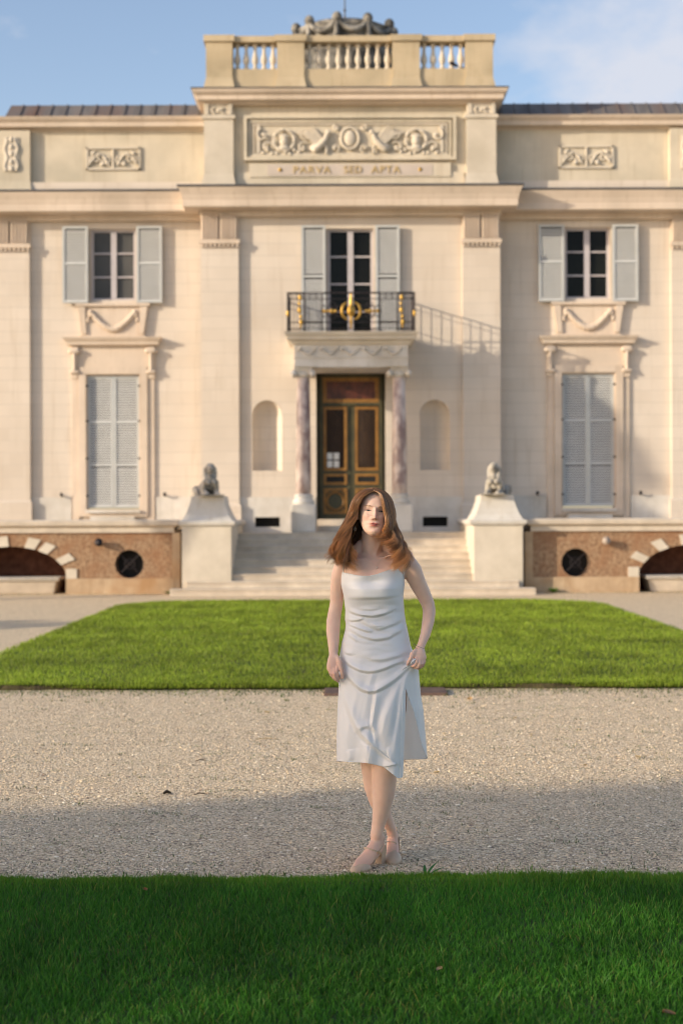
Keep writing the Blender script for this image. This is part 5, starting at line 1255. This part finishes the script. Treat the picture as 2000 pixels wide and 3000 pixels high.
Lp = np.interp(py, *DL); Rp = np.interp(py, *DR_); cph = np.clip((px-(Lp+Rp)/2)/((Rp-Lp)/2), -1, 1)
frontm = (Yv < 6.50)
zx, zy = (px-900)/.287, (py-1650)/.287
dd = ridge_disp(zx, zy)*frontm*np.clip((1-np.abs(cph))*6, 0, 1)
dd += frontm*(.010*g2(zx, zy-.12*(600-zx), 600, 120, 190, 38) - .010*g2(zx, zy+.10*(zx-650), 660, 205, 140, 36) + .006*g2(zx, zy+.12*(zx-650), 640, 300, 230, 60))
tor = np.clip((2000-py)/80, 0, 1)
wn = np.array([pnoise(Vector((a*.022, b*.075, 0))) for a, b in zip(px.ravel(), py.ravel())]).reshape(px.shape)
wk = np.array([pnoise(Vector((a*.055+b*.012, b*.010, 7))) for a, b in zip(px.ravel(), py.ravel())]).reshape(px.shape)
dd += frontm*(.0032*wn*tor*np.clip((py-1735)/40, 0, 1) + .0042*wk*(1-tor))
bust = g2(px, py, 1052, 1727, 34, 34) + g2(px, py, 1134, 1725, 34, 34)
dd += frontm*(.010*bust - .006*g2(px, py, 1085, 1702, 40, 11))
dd += frontm*(-.006*g2(px, py, 1093, 1776, 90, 16))
# thighs pressing through, hollow between them, hem waves
dd += frontm*(.012*g2(px, py, 1128, 2140, 34, 110) + .004*g2(px, py, 1050, 2120, 30, 120))
dd += smth((py-2080)/150)*(.010*np.sin((px-990)*.085+.6))*frontm
dd += .0012*np.array([[pnoise(Vector((a*.03, b*.03, 0))) for a, b in zip(r1, r2)] for r1, r2 in zip(px[::4, ::4], py[::4, ::4])]).repeat(4, 0).repeat(4, 1)[:NV, :NU]*0
Ynew = Yv - dd*np.clip(.35+.65*np.sqrt(1-cph**2), 0, 1)
# gather: cloth pinched up into the image-right hand
pin = g2(px, py, 1212, 1946, 16, 20)*frontm; Ynew = Ynew - .040*pin
pin2 = g2(px, py, 990, 1985, 12, 22)*frontm; Ynew = Ynew - .022*pin2
# inner slit edge lifts forward, outer edge folds back
ed = smth((py-2030)/60)*(uu[None, :] > .985); Ynew = Ynew - .004*ed
Vd = np.stack([(px-1000)/FPX*Ynew, Ynew, CAMH+(HZ-py)/FPX*Ynew], -1).reshape(-1, 3)
ii = np.arange(NV*NU).reshape(NV, NU); Fd = np.stack([ii[:-1, :-1], ii[:-1, 1:], ii[1:, 1:], ii[1:, :-1]], -1).reshape(-1, 4)
# close the tube above the slit
rowpy = py[:, 0]; kclose = int(np.argmax(rowpy > 2019)); cl = np.stack([ii[:kclose, -1], ii[:kclose, 0], ii[1:kclose+1, 0], ii[1:kclose+1, -1]], -1)
Fd = np.concatenate([Fd, cl])
m, nt, b = new_mat('white_satin')
tc = N(nt, 'ShaderNodeTexCoord'); n2 = N(nt, 'ShaderNodeTexNoise', Scale=900.0, Detail=2.0); L(nt, tc.outputs['Object'], n2.inputs['Vector'])
bp = N(nt, 'ShaderNodeBump', Strength=.12, Distance=.0006); L(nt, n2.outputs['Fac'], bp.inputs['Height']); L(nt, bp.outputs[0], b.inputs['Normal'])
b.inputs['Base Color'].default_value = (.91,.905,.91,1); b.inputs['Roughness'].default_value = .40; b.inputs['Specular IOR Level'].default_value = .4
b.inputs['Sheen Weight'].default_value = .15; b.inputs['Sheen Roughness'].default_value = .4
tr = N(nt, 'ShaderNodeBsdfTranslucent'); tr.inputs['Color'].default_value = (.92,.89,.85,1); ms = N(nt, 'ShaderNodeMixShader'); ms.inputs[0].default_value = .20
L(nt, b.outputs[0], ms.inputs[1]); L(nt, tr.outputs[0], ms.inputs[2]); L(nt, ms.outputs[0], nt.nodes['Material Output'].inputs['Surface'])
SAT = m
at_ = N(nt, 'ShaderNodeVertexColor'); at_.layer_name = 'Col'; sc_ = N(nt, 'ShaderNodeSeparateColor'); L(nt, at_.outputs[0], sc_.inputs[0])
ma = N(nt, 'ShaderNodeMath', operation='MULTIPLY_ADD'); ma.inputs[1].default_value = .55; ma.inputs[2].default_value = .18; L(nt, sc_.outputs[0], ma.inputs[0]); L(nt, ma.outputs[0], ms.inputs[0])
bk = ((Yv > 6.5) & (py > 2000)).astype(float).ravel(); DRS = np_mesh('dress', Vd, Fd, SAT, PER, smooth=True, col=np.stack([bk]*3, 1))
sm_ = DRS.modifiers.new('s', 'SMOOTH'); sm_.factor = .5; sm_.iterations = 2
so_ = DRS.modifiers.new('t', 'SOLIDIFY'); so_.thickness = .0012; so_.offset = 1
# turned-up hem corner, pinched fold in the hand, straps
def sheet(name, rows, thick=.0012, parent=None, sub=2):
    n = len(rows[0]); v_ = [p for r in rows for p in r]; f_ = [(i*n+j, i*n+j+1, (i+1)*n+j+1, (i+1)*n+j) for i in range(len(rows)-1) for j in range(n-1)]
    mb = MB().add(v_, f_, True); o = obj(name, mb, SAT, parent or PER)
    s1 = o.modifiers.new('u', 'SUBSURF'); s1.levels = sub; s1.render_levels = sub
    s2 = o.modifiers.new('t', 'SOLIDIFY'); s2.thickness = thick; return o
BVD = BVHTree.FromPolygons([tuple(v) for v in Vd], [tuple(f) for f in Fd])
def on_dress(zx, zy, off):
    o_ = Vector((0, 0, CAMH)); dr = (Vector(ZP(zx, zy, 6.35)) - o_).normalized(); h = BVD.ray_cast(o_, dr)
    p = h[0] if h[0] else Vector(ZP(zx, zy, 6.36)); return p - dr*off
def lerp2(a, b, t): return (a[0]+(b[0]-a[0])*t, a[1]+(b[1]-a[1])*t)
rows = []
topl = [(640,1840),(730,1915),(815,1985),(897,2046)]; botl = [(600,2042),(690,2062),(780,2083),(893,2056)]
for i_ in range(9):
    r_ = []
    for j_ in range(13):
        u_ = j_/12*3; k_ = min(2, int(u_)); a_ = lerp2(topl[k_], topl[k_+1], u_-k_); b_ = lerp2(botl[k_], botl[k_+1], u_-k_); q_ = lerp2(a_, b_, i_/8)
        r_.append(tuple(on_dress(q_[0], min(q_[1], 2026+.9*max(0, q_[0]-560)*.2), .0015 + .016*(j_/12)**1.6*(.35+.65*math.sin(math.pi*.5*(i_/8))) )[k3] if k3 != 2 else 0 for k3 in range(3)))
        x_, y_, _ = r_[-1]; r_[-1] = (xx(900+q_[0]*.287, y_), y_, zz(1650+q_[1]*.287, y_))
    rows.append(r_)
fo = sheet('hem_fold', rows, sub=1)
m = MB().tube([on_dress(960,1092,.0005), on_dress(1000,1062,.003), on_dress(1035,1036,.008), ZP(1066,1008,6.366), ZP(1092,984,6.374)], [(.001,.001),(.003,.002),(.0042,.003),(.0045,.0035),(.004,.004)], 14); obj('gathered_cloth', m, SAT, DRS)
m = MB().tube([ZP(304,1110,6.408), on_dress(316,1160,.004), on_dress(322,1220,.003), on_dress(330,1290,.001)], [(.003,.003),(.0045,.003),(.004,.003),(.001,.001)], 12); obj('gathered_cloth', m, SAT, DRS)
STR = []
for pts in ([(1003,1680,6.47),(1004,1664,6.468),(1010,1645,6.475),(1022,1632,6.50),(1030,1630,6.54)], [(1150,1670,6.425),(1160,1648,6.435),(1166,1632,6.455),(1170,1616,6.49),(1168,1608,6.54)], [(1181,1694,6.47),(1181,1676,6.465),(1178,1650,6.47),(1173,1620,6.50)]):
    m = MB().tube([PT(*p) for p in pts], .0019, 6); obj('strap', m, SAT, DRS)
# hem stitching line
hp = [tuple(Vd[(NV-1)*NU+k]) for k in range(0, NU, 3)]
m = MB().tube(hp, .0013, 5, up=(0,0,1)); obj('hem_edge', m, SAT, DRS)
m = MB().tube([tuple(Vd[j*NU+NU-1]) for j in range(kclose, NV, 4)] + [tuple(Vd[NV*NU-1])], .0012, 5); obj('slit_edge', m, SAT, DRS)
m = MB().tube([tuple(Vd[j*NU]) for j in range(kclose, NV, 4)] + [tuple(Vd[(NV-1)*NU])], .0012, 5); obj('slit_edge', m, SAT, DRS)
kt = [k for k in range(NU) if Yv[0, k] < 6.5]
m = MB().tube([tuple(Vd[k]) for k in kt if uu[k] > .3][::3], .0014, 5); obj('neckline_edge', m, SAT, DRS)

# ------------------------------------------------------------------ shoes
NUDE = pmat('nude_leather', (.62,.44,.30), (.57,.40,.27), rough=.42, scale=30, bump=.08, bscale=300, bdist=.002)
INS = pmat('shoe_lining', (.40,.24,.15), rough=.7, bump=.05)
GOLD2 = pmat('pale_gold_metal', (.75,.55,.28), rough=.3, metal=1.0, bump=0)
def ground_pt(px, Y, z): return (xx(px, Y), Y, z)
def make_shoe(heel, toe, wid, front):
    hx, hy = heel; tx_, ty_ = toe; d = Vector((tx_-hx, ty_-hy, 0)); Ln = d.length; d.normalize(); s_ = Vector((-d.y, d.x, 0))
    root = bpy.data.objects.new('shoe', None); COL.objects.link(root); root.parent = PER; ORG[root.name] = (0,0,0)
    hh = .078
    def prof(t):                                            # t 0 heel .. 1 toe: sole height
        return hh*(1-smth(np.array((t-.06)/.60)))*1.0 + .004
    def halfw(t): return float(np.interp(t, [0,.08,.25,.45,.65,.8,.92,.98,1.0], [.022,.029,.027,.027,.040,.039,.027,.016,.006]))*wid
    def at(t, side, z): p = Vector((hx, hy, 0)) + d*(Ln*t) + s_*side; return (p.x, p.y, z)
    # sole and insole
    ts = [0,.04,.1,.18,.28,.38,.48,.56,.64,.72,.8,.87,.93,.97,1.0]; m = MB(); rs = []
    for t in ts:
        z = float(prof(t)); h = halfw(t); rs.append([at(t, -h, z), at(t, h, z), at(t, h, z-.006), at(t, -h, z-.006)])
    m.rings(rs, smooth=False); obj('sole', m, NUDE, root)
    # toe box (vamp)
    m = MB(); rs = []
    for t in [.60,.64,.70,.76,.82,.88,.93,.97,.99,1.003,1.008]:
        z = float(prof(t)); h = (halfw(t)+.0035) if t < 1.001 else (.009 if t < 1.005 else .001); top = float(np.interp(t, [.60,.66,.74,.82,.9,.97,1], [.050,.050,.046,.039,.031,.022,.010])); r = []
        for k in range(20):
            a = 2*math.pi*k/20; ca, sa = math.cos(a), math.sin(a)
            sh = -.10*(Ln*.0) ; tt = t - (.055*(1-abs(ca))*0)
            # throat line dips in the middle: pull the first rings forward at the top
            fwd = (.10*max(0, sa)*(1-min(1, (t-.60)/.12)) if t < .72 else 0)
            r.append(at(t+fwd, h*ca, z-.003 + (top if sa > 0 else .004)*sa*(1 if t < 1.005 else .1)))
        rs.append(r)
    m.rings(rs, caps=False); o = obj('vamp', m, NUDE, root); o.modifiers.new('t', 'SOLIDIFY').thickness = .0016
    # heel counter and side quarters
    m = MB(); rs = []
    for (dz, k_) in ((0,1.0),(.02,1.03),(.040,.98),(.052,.92)):
        r = []
        for k in range(-12, 13):
            a = k/12; t = .0 + .26*abs(a)**1.5; z = float(prof(t)); h = halfw(t)*k_
            h = halfw(.26)*abs(a)**.5*k_ if abs(a) < 1 else halfw(.26)*k_
            zt = z + dz*(1-.75*abs(a)**1.5) - .002
            r.append(at(t+.01-.02*(1-abs(a))*(dz/.05), math.copysign(h, a) if a else 0, zt))
        rs.append(r)
    m.rings(rs, closed=False); o = obj('heel_counter', m, NUDE, root); o.modifiers.new('t', 'SOLIDIFY').thickness = .002
    # thin side piece joining counter to vamp on each side
    for q in (-1, 1):
        pts = [at(t, q*(halfw(t)+.001), float(prof(t))+h_) for t, h_ in ((.20,.012),(.32,.006),(.45,.006),(.56,.010),(.62,.016))]
        m = MB().tube(pts, [(.002,.007)]*5, 8); obj('side_strip', m, NUDE, root)
    # block heel
    m = MB(); rs = []
    for z, a0, a1, k_ in ((.0,.015,.175,.78),(.003,.015,.175,.80),(.03,.012,.165,.82),(.055,.005,.17,.90),(.079,-.005,.20,1.0)):
        h = .027*k_*wid; rs.append([at(a0+.02, -h, z), at(a0, -h*.6, z), at(a0, h*.6, z), at(a0+.02, h, z), at(a1, h, z), at(a1, -h, z)])
    m.rings(rs, smooth=False); obj('block_heel', m, NUDE, root, bevel=.002)
    return root, at, prof, halfw
def strap_loop(root, c, ax_, bx_, tilt, r=.0034, n=36, name='ankle_strap'):
    c = Vector(c); m = MB(); pts = []
    for k in range(n+1):
        a = 2*math.pi*k/n; pts.append(c + Vector((ax_*math.cos(a), bx_*math.sin(a), tilt[0]*math.cos(a)+tilt[1]*math.sin(a))))
    m.tube(pts, [(.0012, r)]*(n+1), 6, up=(0,0,1), round_ends=False); return obj(name, m, NUDE, root)
r1, at1, pr1, hw1 = make_shoe((xx(1117,6.535), 6.545), (xx(1029,6.358), 6.352), 1.0, True)
Z3 = lambda zx, zy: (900+zx*.287, 2150+zy*.287)
def skin_strap(root, pts):
    q = np.array([list(cast(*Z3(*p), .0012)) for p in pts]); q = cr_interp(q, np.linspace(0, len(q)-1, 20))
    m = MB().tube([tuple(v) for v in q], [(.0038,.0014)]*20, 8, up=(0,1,0)); obj('ankle_strap', m, NUDE, root)
skin_strap(r1, ((566,1164),(600,1170),(640,1182),(680,1196),(715,1208),(738,1222)))
m = MB(); bc = Vector(PT(1106, 2499, 6.428)); 
for (a, c_) in (((-.006,-.005),(.006,-.005)),((.006,-.005),(.006,.005)),((.006,.005),(-.006,.005)),((-.006,.005),(-.006,-.005))): m.tube([bc+Vector((a[0],-.002,a[1])), bc+Vector((c_[0],-.002,c_[1]))], .0012, 6)
obj('buckle', m, GOLD2, r1)
m = MB().tube([PT(1106,2498,6.43), PT(1114,2480,6.47), PT(1121,2462,6.52), PT(1123,2452,6.535)], [(.0012,.0045)]*4, 6); obj('back_strap', m, NUDE, r1)
m = MB().tube([PT(1074,2487,6.45), PT(1082,2478,6.49), PT(1098,2466,6.53)], [(.0012,.0035)]*3, 6); obj('back_strap', m, NUDE, r1)
r2, at2, pr2, hw2 = make_shoe((xx(1149,6.72), 6.722), (xx(1147,6.50), 6.498), .96, False)
skin_strap(r2, ((788,1108),(815,1103),(845,1103),(875,1112),(897,1128)))
m = MB().tube([PT(1158,2498,6.60), PT(1162,2470,6.64), PT(1160,2446,6.68), PT(1152,2432,6.695)], [(.0012,.0035)]*4, 6); obj('back_strap', m, INS, r2)

# ------------------------------------------------------------------ jewellery
SIL = pmat('rose_gold', (.86,.66,.54), rough=.3, metal=.3, bump=0)
Z1 = lambda zx, zy: (900+zx*.287, 1400+zy*.287)
pts = [cast(*Z1(*p)) for p in ((560,790),(580,815),(620,850),(660,878),(700,900),(715,885),(735,850),(752,815),(770,782))]
m = MB().tube(pts, .0006, 5); NK = obj('necklace', m, SIL, PER)
c_ = cast(*Z1(708, 916), .004); m = MB().blob(c_, (.0036,.003,.0048), 12, 10); obj('pendant', m, pmat('pearl', (.80,.66,.58), rough=.2, bump=0), NK)
ec = Vector(PT(1040, 1540, 6.475)); m = MB()
m.tube([ec, ec+Vector((0,0,-.010))], .0005, 5)
m.tube([ec+Vector((.0045*math.sin(t), 0, -.016-.0068*math.cos(t)*(1 if math.cos(t) > 0 else .9))) for t in [2*math.pi*k/16 for k in range(17)]], .0011, 6, round_ends=False)
obj('earring', m, pmat('silver', (.85,.83,.80), rough=.15, metal=1.0, bump=0), PER)
wr = Vector(ZP(1140, 855, 6.427)); m = MB()
for dz, k_ in ((0,1.06),(-.010,1.2)):
    m.tube([wr + Vector((.0235*k_*math.cos(t), .0205*k_*math.sin(t), dz+.010*-math.cos(t))) for t in [2*math.pi*k/24 for k in range(25)]], .0007, 5, round_ends=False)
obj('bracelet', m, pmat('dark_cord', (.16,.10,.09), rough=.5, bump=0), PER)

# ------------------------------------------------------------------ hair
GL = [  # guides, image left: (close-up x, y, depth offset)
 [(672,135,-.070),(610,165,-.082),(550,205,-.085),(512,290,-.080),(478,390,-.070),(435,460,-.060),(412,560,-.060),(410,690,-.070),(430,820,-.085),(450,965,-.095)],
 [(668,120,-.065),(590,145,-.078),(515,215,-.080),(480,300,-.076),(440,400,-.070),(395,490,-.062),(375,600,-.060),(365,730,-.070),(385,840,-.082),(400,960,-.092)],
 [(662,108,-.040),(560,140,-.052),(480,220,-.055),(430,330,-.052),(385,430,-.048),(355,530,-.045),(330,640,-.050),(318,750,-.058),(318,850,-.066),(352,925,-.072)],
 [(660,103,-.010),(550,140,-.015),(470,220,-.012),(415,340,-.010),(365,450,-.008),(345,550,-.010),(320,640,-.018),(292,730,-.026),(282,810,-.032),(300,885,-.040)],
 [(660,101,.020),(550,142,.030),(475,225,.040),(425,340,.042),(385,450,.040),(365,560,.035),(345,660,.030),(318,740,.030),(308,820,.030),(325,885,.026)],
 [(664,102,.045),(590,125,.080),(530,210,.098),(490,330,.102),(470,450,.098),(455,560,.090),(440,670,.085),(420,770,.080),(410,850,.075),(400,915,.072)],
 [(668,108,.055),(650,135,.095),(620,220,.112),(590,340,.114),(565,450,.108),(550,560,.100),(540,660,.096),(530,760,.094),(520,840,.092),(510,905,.090)],
 [(672,110,.055),(680,135,.098),(672,230,.116),(655,340,.116),(645,450,.110),(640,560,.102),(640,660,.098),(640,760,.096),(640,840,.094),(640,905,.092)]]
GR = [
 [(680,132,-.072),(735,155,-.084),(765,215,-.094),(785,300,-.099),(795,380,-.101),(805,460,-.102),(815,520,-.102),(800,560,-.104),(755,582,-.106),(700,592,-.106)],
 [(682,122,-.066),(755,155,-.078),(800,230,-.086),(825,320,-.088),(840,420,-.086),(838,520,-.084),(850,620,-.082),(890,720,-.086),(945,820,-.096),(900,915,-.106)],
 [(680,110,-.045),(775,148,-.056),(840,230,-.060),(875,330,-.058),(890,430,-.056),(885,530,-.056),(890,630,-.062),(925,730,-.076),(972,830,-.092),(940,965,-.108)],
 [(678,103,-.015),(785,142,-.020),(855,225,-.018),(893,330,-.014),(905,430,-.014),(908,530,-.018),(925,630,-.030),(950,720,-.046),(992,820,-.064),(975,960,-.084)],
 [(676,101,.020),(785,142,.030),(850,225,.040),(885,330,.045),(898,430,.042),(905,540,.036),(920,640,.020),(940,730,.000),(978,830,-.020),(990,930,-.040)],
 [(674,102,.045),(750,125,.080),(815,210,.098),(850,330,.102),(860,450,.098),(865,560,.088),(875,660,.070),(900,750,.050),(940,830,.030),(975,900,.010)],
 [(672,108,.055),(705,135,.095),(735,220,.112),(755,340,.114),(765,450,.108),(770,560,.100),(775,660,.094),(785,750,.090),(800,830,.080),(820,890,.074)],
 [(672,110,.055),(680,135,.098),(680,230,.116),(680,340,.116),(680,450,.110),(680,560,.102),(680,660,.098),(680,760,.096),(680,840,.094),(680,905,.092)]]
def guide_w(G):
    A = []
    G = [[(p[0] + (1 if p[0] < 672 else -1)*min(24, abs(p[0]-672)*.12)*math.exp(-((p[1]-400)/190)**2), p[1], p[2]) for p in g] if gi > 0 else g for gi, g in enumerate(G)]
    for g in G: A.append([PT(900+p[0]*.287, 1400+p[1]*.287, 6.475+p[2]) for p in g])
    return np.array(A)
HM = vmat('hair_strand', rough=.32, spec=.7)
HB = pmat('hair_undercoat', (.085,.040,.018), (.05,.022,.010), rough=.6, scale=40, bump=.5, bscale=200, stretch=(6,6,1), bdist=.003)
NS = 26
def ribbons(P_, rad, cols, nside=3):
    """P_ (n,NS,3) strands -> 3-sided tubes"""
    n, k, _ = P_.shape; T = np.gradient(P_, axis=1); T /= np.linalg.norm(T, axis=2, keepdims=True)+1e-9
    ref = np.array((0.0, 1.0, .15)); A = np.cross(T, ref); A /= np.linalg.norm(A, axis=2, keepdims=True)+1e-9; Bv = np.cross(T, A)
    t = np.linspace(0, 1, k); r = rad[:, None]*(1-.75*t[None, :]**3); V_ = []
    for s_ in range(nside):
        a = 2*math.pi*s_/nside; V_.append(P_ + (A*math.cos(a)+Bv*math.sin(a))*r[..., None])
    V_ = np.stack(V_, 2); idx = np.arange(n*k*nside).reshape(n, k, nside); F_ = []
    for s_ in range(nside):
        q = (s_+1) % nside; F_.append(np.stack([idx[:, :-1, s_], idx[:, :-1, q], idx[:, 1:, q], idx[:, 1:, s_]], -1).reshape(-1, 4))
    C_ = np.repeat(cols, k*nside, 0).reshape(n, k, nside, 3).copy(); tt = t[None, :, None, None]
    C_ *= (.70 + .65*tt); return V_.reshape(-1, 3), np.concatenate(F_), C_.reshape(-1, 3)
allV, allF, allC = [], [], []; off = 0
shellrows = []
for G_, side in ((guide_w(GL), -1), (guide_w(GR), 1)):
    ng = len(G_); nl = 118; tl = np.linspace(0, G_.shape[1]-1, NS)
    # locks: centre lines between guides, then children wound loosely round them
    for li_ in range(nl):
        s0 = (ng-1)*((li_+rng.uniform(0, 1))/nl)
        if s0 > ng-3 and rng.uniform() < .35: continue
        g = cr_interp(G_, np.array([s0]))[0]; line = cr_interp(g, tl)
        t = np.linspace(0, 1, NS); 
        if side > 0 and s0 < .55: reach = 1.0
        else: reach = rng.uniform(.80, 1.03)
        line = cr_interp(g, tl*min(reach, 1.0))
        wav = .0025*t + .033*np.clip(t-.32, 0, 1)**1.15; phs = rng.normal(.8*s0+side, .7); fr = rng.uniform(12, 16)
        line[:, 0] += wav*np.sin(fr*t+phs)*1.1; line[:, 1] += wav*np.cos(fr*t+phs)*.9
        line += rng.normal(0, 1, 3)*np.array((.003, .004, .001))*t[:, None]
        flick = rng.uniform(0, 1) < .32
        if flick and 1.4 < s0 < ng-3: line[:, 0] += side*rng.uniform(.002, .022 if side > 0 else .030)*np.clip(t-.72, 0, 1)/.28*np.clip(t-.72, 0, 1)/.28; line[:, 2] += .010*(np.clip(t-.8, 0, 1)/.2)**2
        else:
            cc = np.clip(t-.68, 0, 1)/.32; k_ = rng.uniform(.5, 1.4)*(1 if .6 < s0 < ng-2 else .35); line[:, 0] += side*k_*(.012*np.sin(np.pi*cc) - .020*cc**2); line[:, 2] += k_*.016*cc**2; line[:, 1] -= k_*.006*np.sin(np.pi*cc)
        nc = rng.integers(26, 60); rr = rng.uniform(.0025, .0085)
        a = rng.uniform(0, 6.28, nc); q_ = np.sqrt(rng.uniform(0, 1, nc))*rr
        wid = (.30 + .9*np.sin(np.pi*np.clip(t*.85+.08, 0, 1))**.8)
        ox = q_*np.cos(a); oy = q_*np.sin(a); tw = rng.uniform(-1.5, 1.5)
        P_ = line[None]+np.zeros((nc, 1, 3)); ang = tw*t[None, :]
        P_[..., 0] += (ox[:, None]*np.cos(ang)-oy[:, None]*np.sin(ang))*wid; P_[..., 1] += (ox[:, None]*np.sin(ang)+oy[:, None]*np.cos(ang))*wid*.8
        P_[..., 0] += rng.normal(0, .0014, (nc, 1))*t**2*2; P_[..., 2] += rng.normal(0, .004, (nc, 1))*t**3
        P_ += (rng.normal(0, 1, (nc, 1, 3))*.006)*(t[None, :, None]**4)
        base = np.array([(.33,.145,.050),(.44,.20,.070),(.20,.082,.030),(.58,.29,.115),(.36,.16,.056)])[rng.integers(0, 5)]*rng.uniform(.55, 1.45)
        cols = base[None]*rng.uniform(.8, 1.25, nc)[:, None]
        V_, F_, C_ = ribbons(P_, rng.uniform(.00045, .0007, nc), cols); allV.append(V_); allF.append(F_+off); allC.append(C_); off += len(V_)
    # flyaways
    nfw = 150; s0 = rng.uniform(.8, ng-2.5, nfw); P_ = np.stack([cr_interp(cr_interp(G_, np.array([s]))[0], tl) for s in s0]); t = np.linspace(0, 1, NS)
    P_[..., 0] += side*np.abs(rng.normal(0, .010, (nfw, 1)))*t**1.5 + rng.normal(0, .004, (nfw, 1))*np.sin(rng.uniform(3, 9, (nfw, 1))*t)*t
    P_[..., 2] += np.abs(rng.normal(0, .006, (nfw, 1)))*np.sin(np.pi*t) ; P_[..., 1] += rng.normal(0, .010, (nfw, 1))*t
    cols = np.array((.22,.11,.05))[None]*rng.uniform(.7, 1.3, nfw)[:, None]
    V_, F_, C_ = ribbons(P_, np.full(nfw, .0003), cols); allV.append(V_); allF.append(F_+off); allC.append(C_); off += len(V_)
# a few hairs blown across the face
for pts in ([(610,372),(650,384),(700,388),(760,366)], [(560,300),(545,380),(548,470),(560,520)]):
    W_ = np.array([list(cast(*Z1(*p), .003)) for p in pts]); P_ = cr_interp(W_, np.linspace(0, len(pts)-1, NS))[None]
    V_, F_, C_ = ribbons(P_, np.array([.00022]), np.array([(.20,.09,.04)])); allV.append(V_); allF.append(F_+off); allC.append(C_); off += len(V_)
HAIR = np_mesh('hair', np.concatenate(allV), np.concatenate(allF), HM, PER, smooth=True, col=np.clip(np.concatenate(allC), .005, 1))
# soft under-layer so the scalp never shows
Vs, Fs = [], []; o_ = 0
for G_, lo_ in ((guide_w(GL), 0), (guide_w(GR), 1)):
    ng = len(G_); ss = np.linspace(.12 if lo_ == 0 else .9, ng-1, 40); tl = np.linspace(0, 8.2, 40)
    Gd = cr_interp(G_, ss); R_ = np.stack([cr_interp(g, tl) for g in Gd])
    cen = np.array(H0)[None, None] + np.zeros_like(R_); cen[..., 2] = np.minimum(R_[..., 2], H0.z+.02); cen[..., 1] += .01
    dv = R_-cen; ln = np.linalg.norm(dv, axis=2, keepdims=True); R_ = cen + dv*(ln-.0045)/ln
    idx = np.arange(R_.shape[0]*R_.shape[1]).reshape(R_.shape[:2]) + o_; Vs.append(R_.reshape(-1, 3)); Fs.append(np.stack([idx[:-1, :-1], idx[:-1, 1:], idx[1:, 1:], idx[1:, :-1]], -1).reshape(-1, 4)); o_ += idx.size
    o2 = np_mesh('under_layer', Vs[-1], Fs[-1]-(o_-idx.size), HB, HAIR, smooth=True)
